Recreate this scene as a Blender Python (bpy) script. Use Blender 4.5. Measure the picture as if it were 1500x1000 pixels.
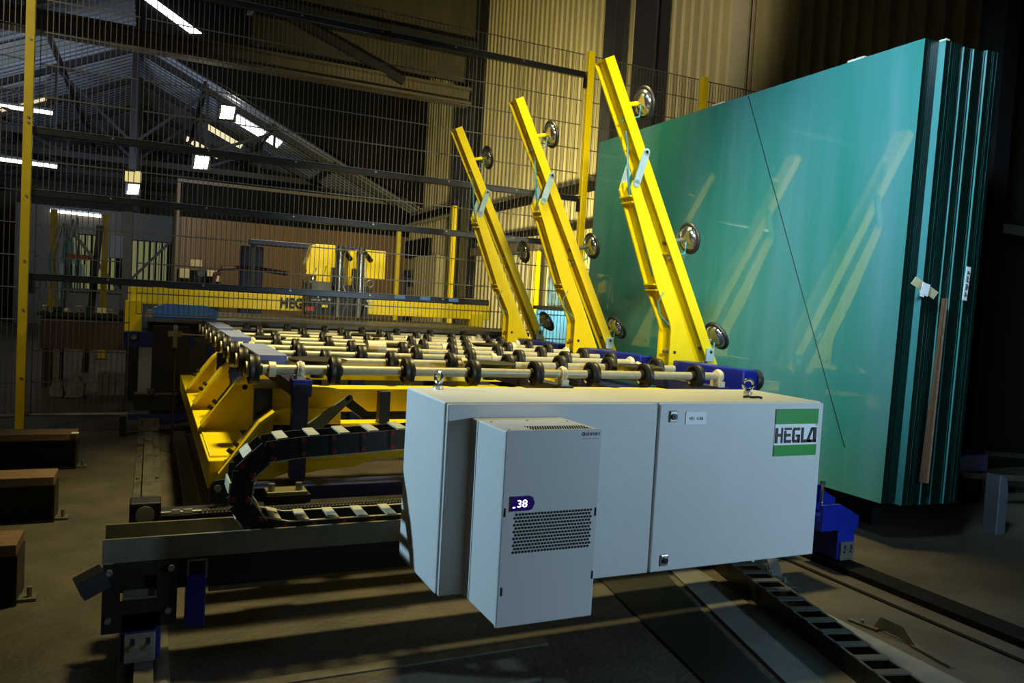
import bpy, bmesh, math, random
from mathutils import Vector, Matrix
random.seed(4)
sc = bpy.context.scene
for o in list(bpy.data.objects): bpy.data.objects.remove(o)
COL = sc.collection
R = math.radians
# ------------------------------------------------------------------ camera
cam_d = bpy.data.cameras.new('camera'); cam = bpy.data.objects.new('camera', cam_d); COL.objects.link(cam)
cam_d.sensor_width = 36.0; cam_d.lens = 36.0*1133.42/1500.0; cam_d.clip_start = .05; cam_d.clip_end = 200
dX = Vector((0.9051382, 0.03179204, 0.42392701)); dY = Vector((-0.42139122, -0.06464524, 0.90457196)); dZ = Vector((0.05616306, -0.99740175, -0.04511599))
right = Vector((dX[0], dY[0], dZ[0])); up = -Vector((dX[1], dY[1], dZ[1])); back = -Vector((dX[2], dY[2], dZ[2]))
M = Matrix((right, up, back)).transposed().to_4x4(); M.translation = (0, 0, 1.22)
cam.matrix_world = M
sc.camera = cam
# ------------------------------------------------------------------ world, exposure
w = bpy.data.worlds.new('world'); sc.world = w; w.use_nodes = True
w.node_tree.nodes['Background'].inputs[0].default_value = (.75, .82, 1, 1)
w.node_tree.nodes['Background'].inputs[1].default_value = .006
sc.view_settings.view_transform = 'Standard'; sc.view_settings.look = 'None'
sc.view_settings.exposure = 0.0; sc.view_settings.gamma = 1.0; sc.view_settings.use_curve_mapping = False

def lamp(name, kind, loc, target, energy, color, size=.3, angle=60, blend=.5):
    d = bpy.data.lights.new(name, kind); d.energy = energy; d.color = color
    if kind == 'AREA': d.shape = 'DISK'; d.size = size
    else: d.shadow_soft_size = size
    if kind == 'SPOT': d.spot_size = R(angle); d.spot_blend = blend
    o = bpy.data.objects.new(name, d); COL.objects.link(o); o.location = loc
    o.rotation_euler = (Vector(target)-Vector(loc)).to_track_quat('-Z', 'Y').to_euler()
    return o
COOL = (.66, .84, 1.0); WARM = (1, .84, .42)
lamp('work_lamp', 'SPOT', (3.35, -.1, 1.2), (2.1, 2.7, .75), 190, (.50, .76, 1.0), .07, 95, .7)
lamp('side_lamp', 'SPOT', (-1.7, 3.75, 2.1), (.84, 2.2, .6), 460, (.48, .78, 1.0), .04, 26, .6)
lamp('hall_lamp', 'SPOT', (1.5, 4.4, 6.6), (1.7, 4.35, .9), 2500, (1, .83, .36), .35, 52, .7)
lamp('wall_lamp', 'SPOT', (4.0, 9.0, 1.5), (6.5, 13.0, 2.9), 2000, (1, .86, .36), .3, 110, 1)
lamp('high_wall_fill', 'SPOT', (3.2, 5.5, 5.2), (6.5, 10.2, 4.9), 520, (1, .88, .55), .3, 66, 1)  # added fill to brighten the upper wall, no fixture there
lamp('arm_lamp', 'SPOT', (1.2, -.6, 3.0), (2.75, 5.0, 1.8), 1300, (1, .92, .62), .3, 34, .8)
lamp('glass_fill', 'SPOT', (.2, 1.2, 4.6), (3.72, 3.1, 2.3), 2300, (.50, .76, 1.0), .6, 40, 1)  # added bluish fill for the glass, not a lamp of the hall
lamp('post_fill', 'SPOT', (1.6, 3.2, 4.6), (4.1, 7.0, 2.7), 800, (1, .87, .42), .3, 46, 1)  # added to brighten the fence post and the wall behind it
lamp('far_lamp', 'SPOT', (2.2, 13.5, 3.6), (3.2, 20.5, 1.6), 520, (1, .82, .40), .5, 80, 1)
lamp('machine_lamp', 'SPOT', (2.0, 7.6, 4.2), (2.2, 9.3, 1.2), 520, (1, .85, .4), .3, 85, 1)
lamp('tarp_lamp', 'SPOT', (4.6, 9.2, 2.2), (5.6, 10.6, 1.0), 45, (.6, .85, 1), .2, 50, 1)
lamp('roof_fill', 'SPOT', (-1.0, 15.5, 2.5), (-1.0, 25, 6.8), 950, (.62, .76, 1), .6, 100, 1)  # added uplight that brings out the roof slats, stands for no fixture
lamp('fill_lamp', 'AREA', (-2.0, -2.5, 3.6), (1, 3, .6), 8, (1, .84, .5), 2.0)
lamp('bridge_fill_lamp', 'SPOT', (-2.5, 4.0, 4.6), (-.8, 7.1, 2.6), 260, (1, .9, .6), .3, 70, 1)

# ------------------------------------------------------------------ materials
def mat(name, col, rough=.5, metal=0, var=.15, scale=6, bump=0, bscale=60, spec=.5, emit=None, estr=0, col2=None, coat=0, stretch=None):
    m = bpy.data.materials.new(name); m.use_nodes = True
    nt = m.node_tree; b = nt.nodes['Principled BSDF']
    b.inputs['Roughness'].default_value = rough; b.inputs['Metallic'].default_value = metal
    b.inputs['Specular IOR Level'].default_value = spec
    if coat: b.inputs['Coat Weight'].default_value = coat; b.inputs['Coat Roughness'].default_value = .03
    tc = nt.nodes.new('ShaderNodeTexCoord'); src = tc.outputs['Object']
    if stretch:
        mp = nt.nodes.new('ShaderNodeMapping'); mp.inputs['Scale'].default_value = stretch
        nt.links.new(src, mp.inputs[0]); src = mp.outputs[0]
    if var > 0:
        n = nt.nodes.new('ShaderNodeTexNoise'); n.inputs['Scale'].default_value = scale; n.inputs['Detail'].default_value = 6
        n.inputs['Roughness'].default_value = .62
        nt.links.new(src, n.inputs['Vector'])
        r = nt.nodes.new('ShaderNodeValToRGB'); r.color_ramp.elements[0].position = .3; r.color_ramp.elements[1].position = .7
        c2 = col2 or tuple(c*(1-var*2) for c in col)
        r.color_ramp.elements[0].color = (*[max(0, c) for c in c2], 1)
        r.color_ramp.elements[1].color = (*col, 1)
        nt.links.new(n.outputs['Fac'], r.inputs[0]); nt.links.new(r.outputs[0], b.inputs['Base Color'])
    else: b.inputs['Base Color'].default_value = (*col, 1)
    if bump:
        n2 = nt.nodes.new('ShaderNodeTexNoise'); n2.inputs['Scale'].default_value = bscale; n2.inputs['Detail'].default_value = 3
        nt.links.new(src, n2.inputs['Vector'])
        bp = nt.nodes.new('ShaderNodeBump'); bp.inputs['Strength'].default_value = bump; bp.inputs['Distance'].default_value = .01
        nt.links.new(n2.outputs['Fac'], bp.inputs['Height']); nt.links.new(bp.outputs[0], b.inputs['Normal'])
    if emit: b.inputs['Emission Color'].default_value = (*emit, 1); b.inputs['Emission Strength'].default_value = estr
    return m
YEL = mat('yellow_paint', (.90, .69, .0), .38, 0, .05, 9)
YELD = mat('yellow_post_paint', (.72, .50, .0), .45, 0, .08, 5)
NAVY = mat('navy_paint', (.012, .022, .13), .4, 0, .2, 8)
BLUE = mat('blue_paint', (.006, .018, .30), .35, 0, .15, 9)
BLACK = mat('black_metal', (.008, .008, .009), .45, 0, .2, 10)
RUB = mat('black_rubber', (.026, .024, .021), .45, 0, .25, 40)
DARK = mat('dark_steel', (.035, .034, .03), .45, .5, .3, 7)
RAIL = mat('rail_steel', (.17, .16, .13), .45, .5, .3, 9)
STEEL = mat('steel', (.42, .42, .40), .32, .75, .2, 12)
AXLE = mat('axle_tube', (.52, .49, .33), .40, .15, .12, 30)
CREAM = mat('cream_plastic', (.75, .68, .48), .45, 0, .06, 10)
CAB = mat('cabinet_powder_coat', (.60, .60, .585), .42, 0, .02, 5, .18, 420)
ACM = mat('cooler_paint', (.56, .56, .545), .45, 0, .02, 5)
HOLE = mat('grille_hole_black', (.006, .006, .007), .8, 0, 0)
LAV = mat('lavender_film', (.30, .36, .72), .35, 0, .1, 7)
LINK = mat('grey_blue_plate', (.36, .52, .58), .4, 0, .08, 12)
GREEN = mat('logo_green', (.015, .26, .03), .45, 0, 0)
WHITE = mat('sign_white', (.78, .80, .80), .5, 0, 0)
INK = mat('black_ink', (.008, .008, .010), .5, 0, 0)
FLOOR = mat('concrete_floor', (.074, .063, .046), .60, 0, .3, 2.6, .6, 45, .35, col2=(.030, .026, .020))
PLATE = mat('floor_steel_plate', (.17, .17, .16), .5, .1, .25, 3, .1, 20)
GROOVE = mat('rail_groove', (.007, .0065, .006), .85, 0, .2, 8, spec=.1)
CLAD = mat('wall_cladding', (.42, .37, .21), .5, 0, .18, 1.3, stretch=(1, 2.5, .35), col2=(.27, .235, .13))
FACM = mat('brown_cladding', (.17, .095, .028), .6, 0, .2, .6, stretch=(2, 2, .3), col2=(.11, .062, .02))
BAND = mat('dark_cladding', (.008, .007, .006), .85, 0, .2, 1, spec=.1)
ROOF = mat('roof_sheet', (.16, .17, .19), .5, .2, .25, .9)
COLM = mat('column_paint', (.045, .045, .055), .5, 0, .2, 2)
POSTW = mat('pale_column', (.42, .38, .28), .5, 0, .1, 2)
GIRD = mat('girder_paint', (.13, .105, .065), .55, 0, .2, 1)
TRUS = mat('truss_steel', (.012, .011, .012), .6, 0, .1, 2)
WOOD = mat('timber', (.20, .12, .055), .6, 0, .35, 7, .3, 40, col2=(.09, .055, .028), stretch=(1, 6, 6))
CARD = mat('cardboard', (.13, .06, .022), .8, 0, .15, 20)
CARDL = mat('cardboard_edge', (.36, .20, .13), .8, 0, .4, 120)
WIRE = mat('fence_wire', (.13, .12, .10), .42, .4, .1, 5)
LIPLIT = mat('rail_lip_lit', (.16, .16, .16), .4, .3, .15, 5)  # paler than the rail, paints the light along its top edge
PROF = mat('fence_rail', (.024, .025, .030), .30, .3, .15, 5)
ALU = mat('pale_rail', (.30, .29, .26), .4, .5, .15, 8)
TARP = mat('blue_white_film', (.02, .14, .50), .35, 0, .35, 3.5, col2=(.10, .26, .52))
LIME = mat('lime_cloth', (.45, .62, .02), .7, 0, .1, 20)
REFL = mat('reflective_tape', (.55, .55, .52), .4, 0, 0)
CHROME = mat('chrome', (.62, .63, .64), .16, .95, .1, 10)
REDM = mat('red_plastic', (.22, .012, .012), .5, 0, .1, 20)
REDB = mat('red_box', (.6, .02, .02), .4, 0, 0)
PAPER = mat('paper', (.78, .78, .76), .7, 0, .04, 30)
GREYW = mat('grey_plastic', (.16, .15, .13), .6, 0, .2, 12)  # white bags and crate in a darkened grey
TAPE = mat('masking_tape', (.62, .52, .28), .6, 0, .1, 30)
HOSE = mat('teal_hose', (.05, .27, .36), .4, 0, .1, 10)
CHAINM = mat('cable_chain_plastic', (.012, .011, .010), .42, 0, .2, 20)
CROSSM = mat('chain_crossbar', (.42, .38, .26), .4, 0, .12, 20)
CROSSG = mat('grey_crossbar', (.055, .05, .043), .5, 0, .2, 20)
BOLT = mat('bolt_zinc', (.30, .29, .27), .35, .7, .1, 20)
POSTLIT = mat('grey_post_lit', (.17, .21, .25), .4, .2, .1, 6)  # lit tone of the guard post sheet, for its front
POSTSHADE = mat('grey_post_shaded', (.075, .080, .085), .45, .3, .15, 6)  # darker tone of the same sheet, paints shade on the post's side
def emit(name, col, s):
    return mat(name, (.02, .02, .02), .5, 0, 0, emit=col, estr=s)
LED = emit('lamp_white', (1, .93, .72), 26)
TUBE = emit('tube_white', (1, .95, .78), 5)
SKYL = emit('rooflight', (.92, .95, 1), 4.0)
SKYW = emit('rooflight_warm', (1, .85, .5), 1.2)
SKYW2 = emit('rooflight_dim', (.30, .38, .45), .25)
WINY = emit('backlit_sheet', (.70, .72, .16), .16)
DIGI = emit('display_digit', (.55, .55, 1), 6)
SCREEN = mat('display_glass', (.008, .006, .03), .12, 0, 0, emit=(.08, .03, .5), estr=.10)

def glass_mat():
    m = mat('green_glass_face', (.095, .275, .275), .05, 0, .18, 1.1, spec=.5, col2=(.012, .215, .155), coat=.9, stretch=(1, 3.2, .3))
    b = m.node_tree.nodes['Principled BSDF']; b.inputs['Coat IOR'].default_value = 1.9; b.inputs['Roughness'].default_value = .38
    b.inputs['Coat Roughness'].default_value = .035
    return m
GLASS = glass_mat()
GEDGE = mat('green_glass_edge', (.0025, .016, .011), .25, 0, .4, 14, spec=.25, stretch=(30, 30, .4))

# ------------------------------------------------------------------ builder
def frame(d):
    d = Vector(d).normalized(); a = Vector((0, 0, 1)) if abs(d.z) < .9 else Vector((1, 0, 0))
    u = d.cross(a).normalized(); return u, d.cross(u).normalized(), d
class MB:
    def __init__(s): s.v = []; s.f = []; s.m = []; s.cur = 0
    def add(s, vs, fs):
        b = len(s.v); s.v += [Vector(x) for x in vs]
        for f in fs: s.f.append([b+i for i in f]); s.m.append(s.cur)
        return s
    def slot(s, i): s.cur = i; return s
    def box(s, x0, x1, y0, y1, z0, z1):
        return s.add([(x0,y0,z0),(x1,y0,z0),(x1,y1,z0),(x0,y1,z0),(x0,y0,z1),(x1,y0,z1),(x1,y1,z1),(x0,y1,z1)],
                     [(0,3,2,1),(4,5,6,7),(0,1,5,4),(1,2,6,5),(2,3,7,6),(3,0,4,7)])
    def bar(s, p, q, wid, hei=None, upv=None):
        p, q = Vector(p), Vector(q); hei = hei or wid; d = (q-p).normalized()
        upv = Vector(upv) if upv else (Vector((0,0,1)) if abs(d.z) < .95 else Vector((0,1,0)))
        u = d.cross(upv).normalized()*wid/2; v = u.cross(d).normalized()*hei/2
        c = [p-u-v, p+u-v, p+u+v, p-u+v, q-u-v, q+u-v, q+u+v, q-u+v]
        return s.add(c, [(0,3,2,1)[::-1],(4,5,6,7)[::-1],(0,1,5,4)[::-1],(1,2,6,5)[::-1],(2,3,7,6)[::-1],(3,0,4,7)[::-1]])
    def prism(s, pts, ax, a, b):
        n = len(pts)
        def P(p, t): return {'y': (p[0], t, p[1]), 'x': (t, p[0], p[1]), 'z': (p[0], p[1], t)}[ax]
        vs = [P(p, a) for p in pts]+[P(p, b) for p in pts]
        return s.add(vs, [list(range(n)), list(range(n, 2*n))[::-1]]+[(i, n+i, n+(i+1) % n, (i+1) % n) for i in range(n)])
    def cyl(s, p, q, r, n=12, r2=None, cap=True):
        p, q = Vector(p), Vector(q); u, v, d = frame(q-p); r2 = r if r2 is None else r2
        vs = [p+(u*math.cos(2*math.pi*i/n)+v*math.sin(2*math.pi*i/n))*r for i in range(n)]
        vs += [q+(u*math.cos(2*math.pi*i/n)+v*math.sin(2*math.pi*i/n))*r2 for i in range(n)]
        fs = [(i, (i+1) % n, n+(i+1) % n, n+i) for i in range(n)]
        if cap: fs += [list(range(n))[::-1], list(range(n, 2*n))]
        return s.add(vs, fs)
    def lathe(s, o, d, prof, n=16):
        o = Vector(o); u, v, d = frame(d); k = len(prof); vs = []
        for (r, t) in prof:
            for i in range(n):
                a = 2*math.pi*i/n; vs.append(o+d*t+(u*math.cos(a)+v*math.sin(a))*r)
        fs = [(j*n+i, j*n+(i+1) % n, (j+1)*n+(i+1) % n, (j+1)*n+i) for j in range(k-1) for i in range(n)]
        fs += [list(range(n))[::-1], list(range((k-1)*n, k*n))]
        return s.add(vs, fs)
    def tube(s, path, r, n=6):
        path = [Vector(p) for p in path]; k = len(path); vs = []
        for j, p in enumerate(path):
            t = path[min(j+1, k-1)]-path[max(j-1, 0)]; u, v, d = frame(t)
            for i in range(n):
                a = 2*math.pi*i/n; vs.append(p+(u*math.cos(a)+v*math.sin(a))*r)
        fs = [(j*n+i, j*n+(i+1) % n, (j+1)*n+(i+1) % n, (j+1)*n+i) for j in range(k-1) for i in range(n)]
        fs += [list(range(n))[::-1], list(range((k-1)*n, k*n))]
        return s.add(vs, fs)
    def ring(s, c, ax, Rr, r, n=18, m=8):
        c = Vector(c); u, v, d = frame(ax); vs = []
        for i in range(n):
            a = 2*math.pi*i/n; e = u*math.cos(a)+v*math.sin(a)
            for j in range(m):
                b = 2*math.pi*j/m; vs.append(c+e*(Rr+r*math.cos(b))+d*r*math.sin(b))
        return s.add(vs, [(i*m+j, ((i+1) % n)*m+j, ((i+1) % n)*m+(j+1) % m, i*m+(j+1) % m) for i in range(n) for j in range(m)])
    def build(s, name, mats, parent=None, bevel=0, smooth=False, kind=None):
        off = wloc(parent) if parent else Vector((0, 0, 0))
        me = bpy.data.meshes.new(name); me.from_pydata([v-off for v in s.v], [], s.f)
        for m in (mats if isinstance(mats, (list, tuple)) else [mats]): me.materials.append(m)
        for p, i in zip(me.polygons, s.m): p.material_index = i; p.use_smooth = smooth
        bm = bmesh.new(); bm.from_mesh(me); bmesh.ops.recalc_face_normals(bm, faces=bm.faces); bm.to_mesh(me); bm.free()
        if smooth:
            me.set_sharp_from_angle(angle=R(40))
        o = bpy.data.objects.new(name, me); COL.objects.link(o)
        if parent: o.parent = parent
        if bevel:
            b = o.modifiers.new('bevel', 'BEVEL'); b.width = bevel; b.segments = 2; b.limit_method = 'ANGLE'; b.angle_limit = R(40)
        if kind: o['kind'] = kind
        return o
def wloc(o):
    v = Vector((0, 0, 0))
    while o: v += o.location; o = o.parent
    return v
def tag(o, label, cat, group=None):
    o['label'] = label; o['category'] = cat
    if group: o['group'] = group
    return o
def thing(name, loc, label, cat, group=None):
    o = bpy.data.objects.new(name, None); COL.objects.link(o); o.location = loc; o.empty_display_size = .1
    return tag(o, label, cat, group)
def struct(o): o['kind'] = 'structure'; return o
def dup(o, loc=None, parent=None, label=None):
    c = o.copy(); COL.objects.link(c)
    if parent: c.parent = parent
    if loc is not None: c.location = loc
    if label: c['label'] = label
    for ch in list(o.children): dup(ch, None, c)
    return c
def text(s, x, y, z, size, m, parent, name='lettering', width=None, flip=1, depth=.0008, off=0):
    cu = bpy.data.curves.new(name, 'FONT'); cu.body = s; cu.size = size; cu.extrude = depth/2; cu.resolution_u = 3; cu.offset = off
    t = bpy.data.objects.new(name, cu); COL.objects.link(t)
    dg = bpy.context.evaluated_depsgraph_get(); dg.update()
    me = bpy.data.meshes.new_from_object(t.evaluated_get(dg)); bpy.data.objects.remove(t)
    xs = [v.co.x for v in me.vertices]; k = (width/(max(xs)-min(xs))) if width else 1; x0 = min(xs)
    off = wloc(parent)
    for v in me.vertices:
        v.co = Vector((x+(v.co.x-x0)*k, y-v.co.z, z+v.co.y*(1 if not width else 1)))-off
    me.materials.clear(); me.materials.append(m)
    o = bpy.data.objects.new(name, me); COL.objects.link(o); o.parent = parent
    return o
def corr(name, m, p0, along, upv, L, H, pitch, depth, normal):
    """trapezoid sheet: runs along 'along' for L, extends H in upv, ribs stand out along normal"""
    p0 = Vector(p0); a = Vector(along).normalized(); u = Vector(upv).normalized(); n = Vector(normal).normalized()
    n_ = int(L/pitch); prof = []
    for i in range(n_):
        t = i*pitch; prof += [(t, 0), (t+pitch*.42, 0), (t+pitch*.52, 1), (t+pitch*.88, 1)]
    prof.append((n_*pitch, 0))
    b = MB(); vs = []
    for (t, k) in prof: q = p0+a*t+n*depth*k; vs += [q, q+u*H]
    b.add(vs, [(2*i, 2*i+2, 2*i+3, 2*i+1) for i in range(len(prof)-1)])
    return struct(b.build(name, m))

# ================================================================== SETTING
XW = 6.5
struct(MB().box(-12, 9, -4, 40, -.1, 0).build('floor', FLOOR))
corr('wall_right', CLAD, (XW, -2, 0), (0, 1, 0), (0, 0, 1), 24, 9.5, .2, .035, (-1, 0, 0))
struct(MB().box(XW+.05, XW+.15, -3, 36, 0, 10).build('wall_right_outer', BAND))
# far low hall : roof slopes, back wall
rz = lambda x: 6.9-.466*abs(x+.5)
sl = Vector((1, 0, -.466)).normalized(); nl = Vector((-.466, 0, -1)).normalized()
corr('ceiling_right', ROOF, (-.5, 20, 6.9), (0, 1, 0), sl, 16, 7.75, .3, .05, nl)
sl2 = Vector((-1, 0, -.466)).normalized(); nl2 = Vector((.466, 0, -1)).normalized()
corr('ceiling_left', ROOF, (-.5, 16.4, 6.9), (0, 1, 0), sl2, 19.6, 9.4, .3, .05, nl2)
struct(MB().box(-12, 9, 36, 36.2, 0, 8).build('wall_back', mat('back_wall', (.16, .14, .11), .6, 0, .2, .7)))
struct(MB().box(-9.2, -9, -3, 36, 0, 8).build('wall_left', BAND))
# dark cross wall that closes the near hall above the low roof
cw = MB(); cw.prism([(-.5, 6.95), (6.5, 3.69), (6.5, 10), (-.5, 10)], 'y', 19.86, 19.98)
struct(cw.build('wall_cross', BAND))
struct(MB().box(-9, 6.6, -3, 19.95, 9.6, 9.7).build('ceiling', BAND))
# rooflights set in the slopes and in the cross wall
def rooflight(n, x0, x1, y0, y1, m):
    e = .07
    k = 4; r0 = None
    for i in range(k):
        ya = y0+(y1-y0)*i/k+.02; yb = y0+(y1-y0)*(i+1)/k-.03; b = MB()
        b.add([(x0, ya, rz(x0)-e), (x1, ya, rz(x1)-e), (x1, yb, rz(x1)-e), (x0, yb, rz(x0)-e)], [(0, 1, 2, 3)])
        if r0 is None: r0 = struct(b.build('window_%d' % n, m))
        else: b.build('pane', m, r0)
    return r0
rooflight(1, 1.85, 3.0, 21.3, 22.3, SKYL)
rooflight(2, 1.3, 2.3, 24.3, 25.1, SKYW)
rooflight(3, .9, 1.9, 27.8, 28.8, SKYW)
b = MB(); b.prism([(-.36, 7.68), (-.14, 7.72), (.87, 7.16), (.62, 7.12)], 'y', 19.80, 19.86)
struct(b.build('window_4', SKYL))
for i, (xa, xb, ya, yb, mm) in enumerate([(-3.4, -1.6, 18.2, 19.6, SKYW2), (-3.9, -2.3, 20.4, 21.4, SKYW2), (-3.6, -2.6, 23.2, 23.8, SKYW)]):
    rooflight(5+i, xa, xb, ya, yb, mm)
# brown inner facade under the low roof
corr('wall_facade', FACM, (.57, 21, 0), (1, 0, 0), (0, 0, 1), 5.95, 3.0, .1, .012, (0, -1, 0))
corr('wall_facade_band', BAND, (.57, 20.95, 2.98), (1, 0, 0), (0, 0, 1), 5.95, .85, .1, .04, (0, -1, 0))
struct(MB().box(.5, 6.5, 20.9, 21.05, 3.82, 3.90).build('trim_1', GIRD))
struct(MB().box(.5, .57, 20.9, 26, 0, 3.8).build('wall_facade_side', FACM))
# backlit sheets of the back wall with their braces
for i, (x0, x1, z0, z1) in enumerate([(-2.05, -.78, 1.0, 2.55), (-.55, .5, 1.4, 2.5)]):
    n = int((x1-x0)/.16); r0 = struct(MB().box(x0-.03, x1+.03, 25.02, 25.045, z0-.03, z1+.03).build('window_%d' % (8+i), BAND))
    for k in range(n): MB().box(x0+k*.16+.02, x0+k*.16+.13, 25.0, 25.02, z0, z1).build('pane', WINY, r0)
b = MB(); b.box(-3.4, .5, 25.05, 25.15, 0, 3.3)
struct(b.build('wall_partition', mat('partition', (.10, .09, .07), .6, 0, .2, 1)))
b = MB(); b.bar((-2.2, 24.9, 2.8), (-.8, 24.9, 1.0), .09); b.bar((-.7, 24.9, 1.2), (.5, 24.9, 2.6), .07); b.box(-.78, -.55, 24.8, 24.95, 0, 3.3); b.box(-2.4, .5, 24.85, 24.95, .95, 1.05)
struct(b.build('trim_2', mat('brace_brown', (.06, .042, .022), .6, 0, .2, 3)))
# wall columns, fascia and purlins
def column(name, y0, y1, m, label, x=XW, d=.28):
    t = thing(name, (x-d, (y0+y1)/2, 0), label, 'column')
    MB().box(x-d, x-d+.03, y0, y1, 0, 9.2).build('flange', m, t)
    MB().box(x-d+.03, x-.02, (y0+y1)/2-.02, (y0+y1)/2+.02, 0, 9.2).build('web', m, t)
    MB().box(x-.05, x-.02, y0, y1, 0, 9.2).build('flange', m, t)
    return t
column('steel_column', 15.9, 17.0, COLM, 'wide dark steel column where the lit cladding meets the shadow, left of the arms')
column('steel_column', 10.25, 10.55, COLM, 'narrow dark steel column on the wall, just right of the tallest arm')
column('steel_column', 9.15, 9.7, COLM, 'broad dark steel column on the wall behind the glass corner')
column('steel_column', 7.45, 7.75, POSTW, 'pale smooth column on the wall right of the dark columns', d=.12)
struct(MB().box(2.3, 6.2, 16.0, 16.1, 6.85, 9.5).build('wall_fascia', mat('fascia_cladding', (.06, .048, .028), .7, 0, .25, 1.5, stretch=(4, 1, .4))))
struct(MB().box(1.5, 6.2, 15.8, 16.1, 6.55, 6.85).build('trim_3', TRUS))
struct(MB().box(1.6, 6.0, 16.0, 16.06, 6.0, 6.55).build('wall_fascia_lower', mat('fascia_lower', (.065, .052, .03), .7, 0, .25, 2)))
struct(MB().bar((2.2, 15.8, 6.6), (4.6, 15.8, 5.75), .12, .16).build('trim_4', TRUS))
t = thing('crane_girder', (.5, 16, 5.5), 'brown overhead crane girder spanning the hall above the fence', 'girder')
MB().box(-9, 6.1, 15.9, 16.0, 5.55, 5.80).build('web', GIRD, t)
MB().box(-9, 6.1, 15.75, 16.15, 5.80, 5.85).build('flange', GIRD, t)
MB().box(-9, 6.1, 15.75, 16.15, 5.50, 5.55).build('flange', GIRD, t)
# purlin rails and openings on the right wall
def wallbar(n, y0, z0, y1, z1, h, m, x=XW-.16):
    b = MB(); b.bar((x, y0, z0), (x, y1, z1), .14, h); struct(b.build('trim_%d' % n, m))
wallbar(5, 23, 3.45, 17.1, 3.45, .10, BAND); wallbar(6, 23, 3.28, 17.1, 3.28, .05, POSTW)
wallbar(7, 15.6, 3.22, 10.8, 3.22, .14, BAND); wallbar(8, 15.6, 2.6, 10.0, 2.6, .10, BAND); wallbar(9, 15.8, 2.35, 12.6, 2.35, .16, GIRD)
struct(MB().box(XW-.12, XW-.04, 19.0, 21.0, 2.40, 2.86).build('trim_10', BAND))
t = thing('dark_doorway', (XW-.1, 20.3, 0), 'dark framed doorway in the yellow lit wall under a brown panel', 'doorway')
MB().box(XW-.10, XW-.05, 19.6, 20.9, 0, 1.75).build('opening', BLACK, t)
for (ya, yb, za, zb) in [(19.5, 19.62, 0, 2.0), (20.9, 21.0, 0, 2.0), (19.5, 21, 1.9, 2.05)]: MB().box(XW-.16, XW-.04, ya, yb, za, zb).build('jamb', NAVY, t)
MB().box(XW-.14, XW-.09, 19.9, 20.6, 1.1, 1.6).build('panel', POSTW, t)
t = thing('cladding_bay', (5.9, 18, 0), 'ribbed pale cladding bay with rounded corner projecting from the wall', 'cladding')
b = MB()
for k in range(9): b.box(6.1, 6.2, 17.5+k*.2, 17.5+k*.2+.13, 0, 2.35)
b.build('rib', CLAD, t, kind='stuff'); MB().box(6.18, 6.45, 17.5, 19.3, 0, 2.33).build('sheet', CLAD, t)
# dark left void near camera : low dark side structure
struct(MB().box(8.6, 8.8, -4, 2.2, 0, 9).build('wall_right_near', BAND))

# trusses
tn = ['nearest dark roof truss with crossing webs, in front of the rooflights', 'second dark roof truss from the front under the low roof', 'third dark roof truss behind the floodlights', 'farthest dark roof truss close to the back wall']
for ti, y in enumerate((20.6, 23.6, 27, 31)):
    t = thing('roof_truss', (-.5, y, 4.4), tn[ti], 'truss', 'roof trusses')
    zb = 4.55
    xs = [-6.9, -5.3, -3.7, -2.1, -.5, 1.1, 2.7, 4.3]
    MB().bar((-9, y, zb), (4.5, y, zb), .12, .16).build('bottom_chord', TRUS, t)
    MB().bar((-.5, y, rz(-.5)-.12), (5.9, y, rz(5.9)-.12), .12, .14).build('top_chord', TRUS, t)
    MB().bar((-.5, y, rz(-.5)-.12), (-9, y, rz(-9)-.12), .12, .14).build('top_chord', TRUS, t)
    MB().bar((-.5, y, 6.8), (-.5, y, 3.4), .16).build('king_post', TRUS, t)
    for s in (-1, 1):
        for k in range(3):
            xa = -.5+s*1.6*k; xb = -.5+s*1.6*(k+1)
            MB().bar((xa, y, zb), (xb, y, rz(xb)-.15), .07).build('web', TRUS, t)
            MB().bar((xb, y, rz(xb)-.15), (xb, y, zb), .06).build('web', TRUS, t)
# purlins of the low roof (structure)
for i, x in enumerate((-5.2, -3.6, -2.0, 1.0, 2.6, 4.2)):
    struct(MB().bar((x, 20.1 if x > 0 else 17, rz(x)-.14), (x, 35, rz(x)-.14), .07, .14).build('trim_%d' % (20+i), TRUS))

# lamps of the hall
def flood(x, y, z, s, zr, label):
    t = thing('floodlight', (x, y, z), label, 'floodlight')
    MB().box(x-s*.6, x+s*.6, y+.02, y+.16, z-s*.5, z+s*.5).build('housing', BLACK, t)
    b = MB(); b.prism([(x-s*.45, z-s*.45), (x+s*.38, z-s*.38), (x+s*.5, z+s*.42), (x-s*.35, z+s*.4)], 'y', y, y+.03); b.build('lens', LED, t)
    MB().bar((x, y+.1, z+s*.5), (x, y+.1, zr), .03).build('bracket', BLACK, t)
flood(1.545, 20.5, 5.58, .36, 5.82, 'largest square floodlight, upper one under the roof')
flood(1.0, 20.55, 4.30, .36, 4.56, 'middle square floodlight, below the largest one')
flood(-.465, 20.35, 3.46, .27, 3.62, 'small floodlight low at left below a yellow lit box')
t = tag(MB().box(-.64, -.30, 20.3, 20.5, 3.64, 3.88).build('lit_box', emit('lit_yellow', (1, .8, .25), .7)), 'small yellow lit box above the lowest floodlight', 'box')
def strip(x0, x1, y, z, label, z1, zt):
    t = thing('strip_light', ((x0+x1)/2, y, z), label, 'strip light')
    MB().bar((x0, y, z+.05), (x1, y, z1+.05), .16, .05).build('casing', STEEL, t)
    MB().cyl((x0, y, z), (x1, y, z1), .045, 8).build('tube', TUBE, t)
    for f in (.2, .8): MB().cyl((x0+(x1-x0)*f, y, z+.05), (x0+(x1-x0)*f, y, zt), .01, 6).build('hanger', BLACK, t)
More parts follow.
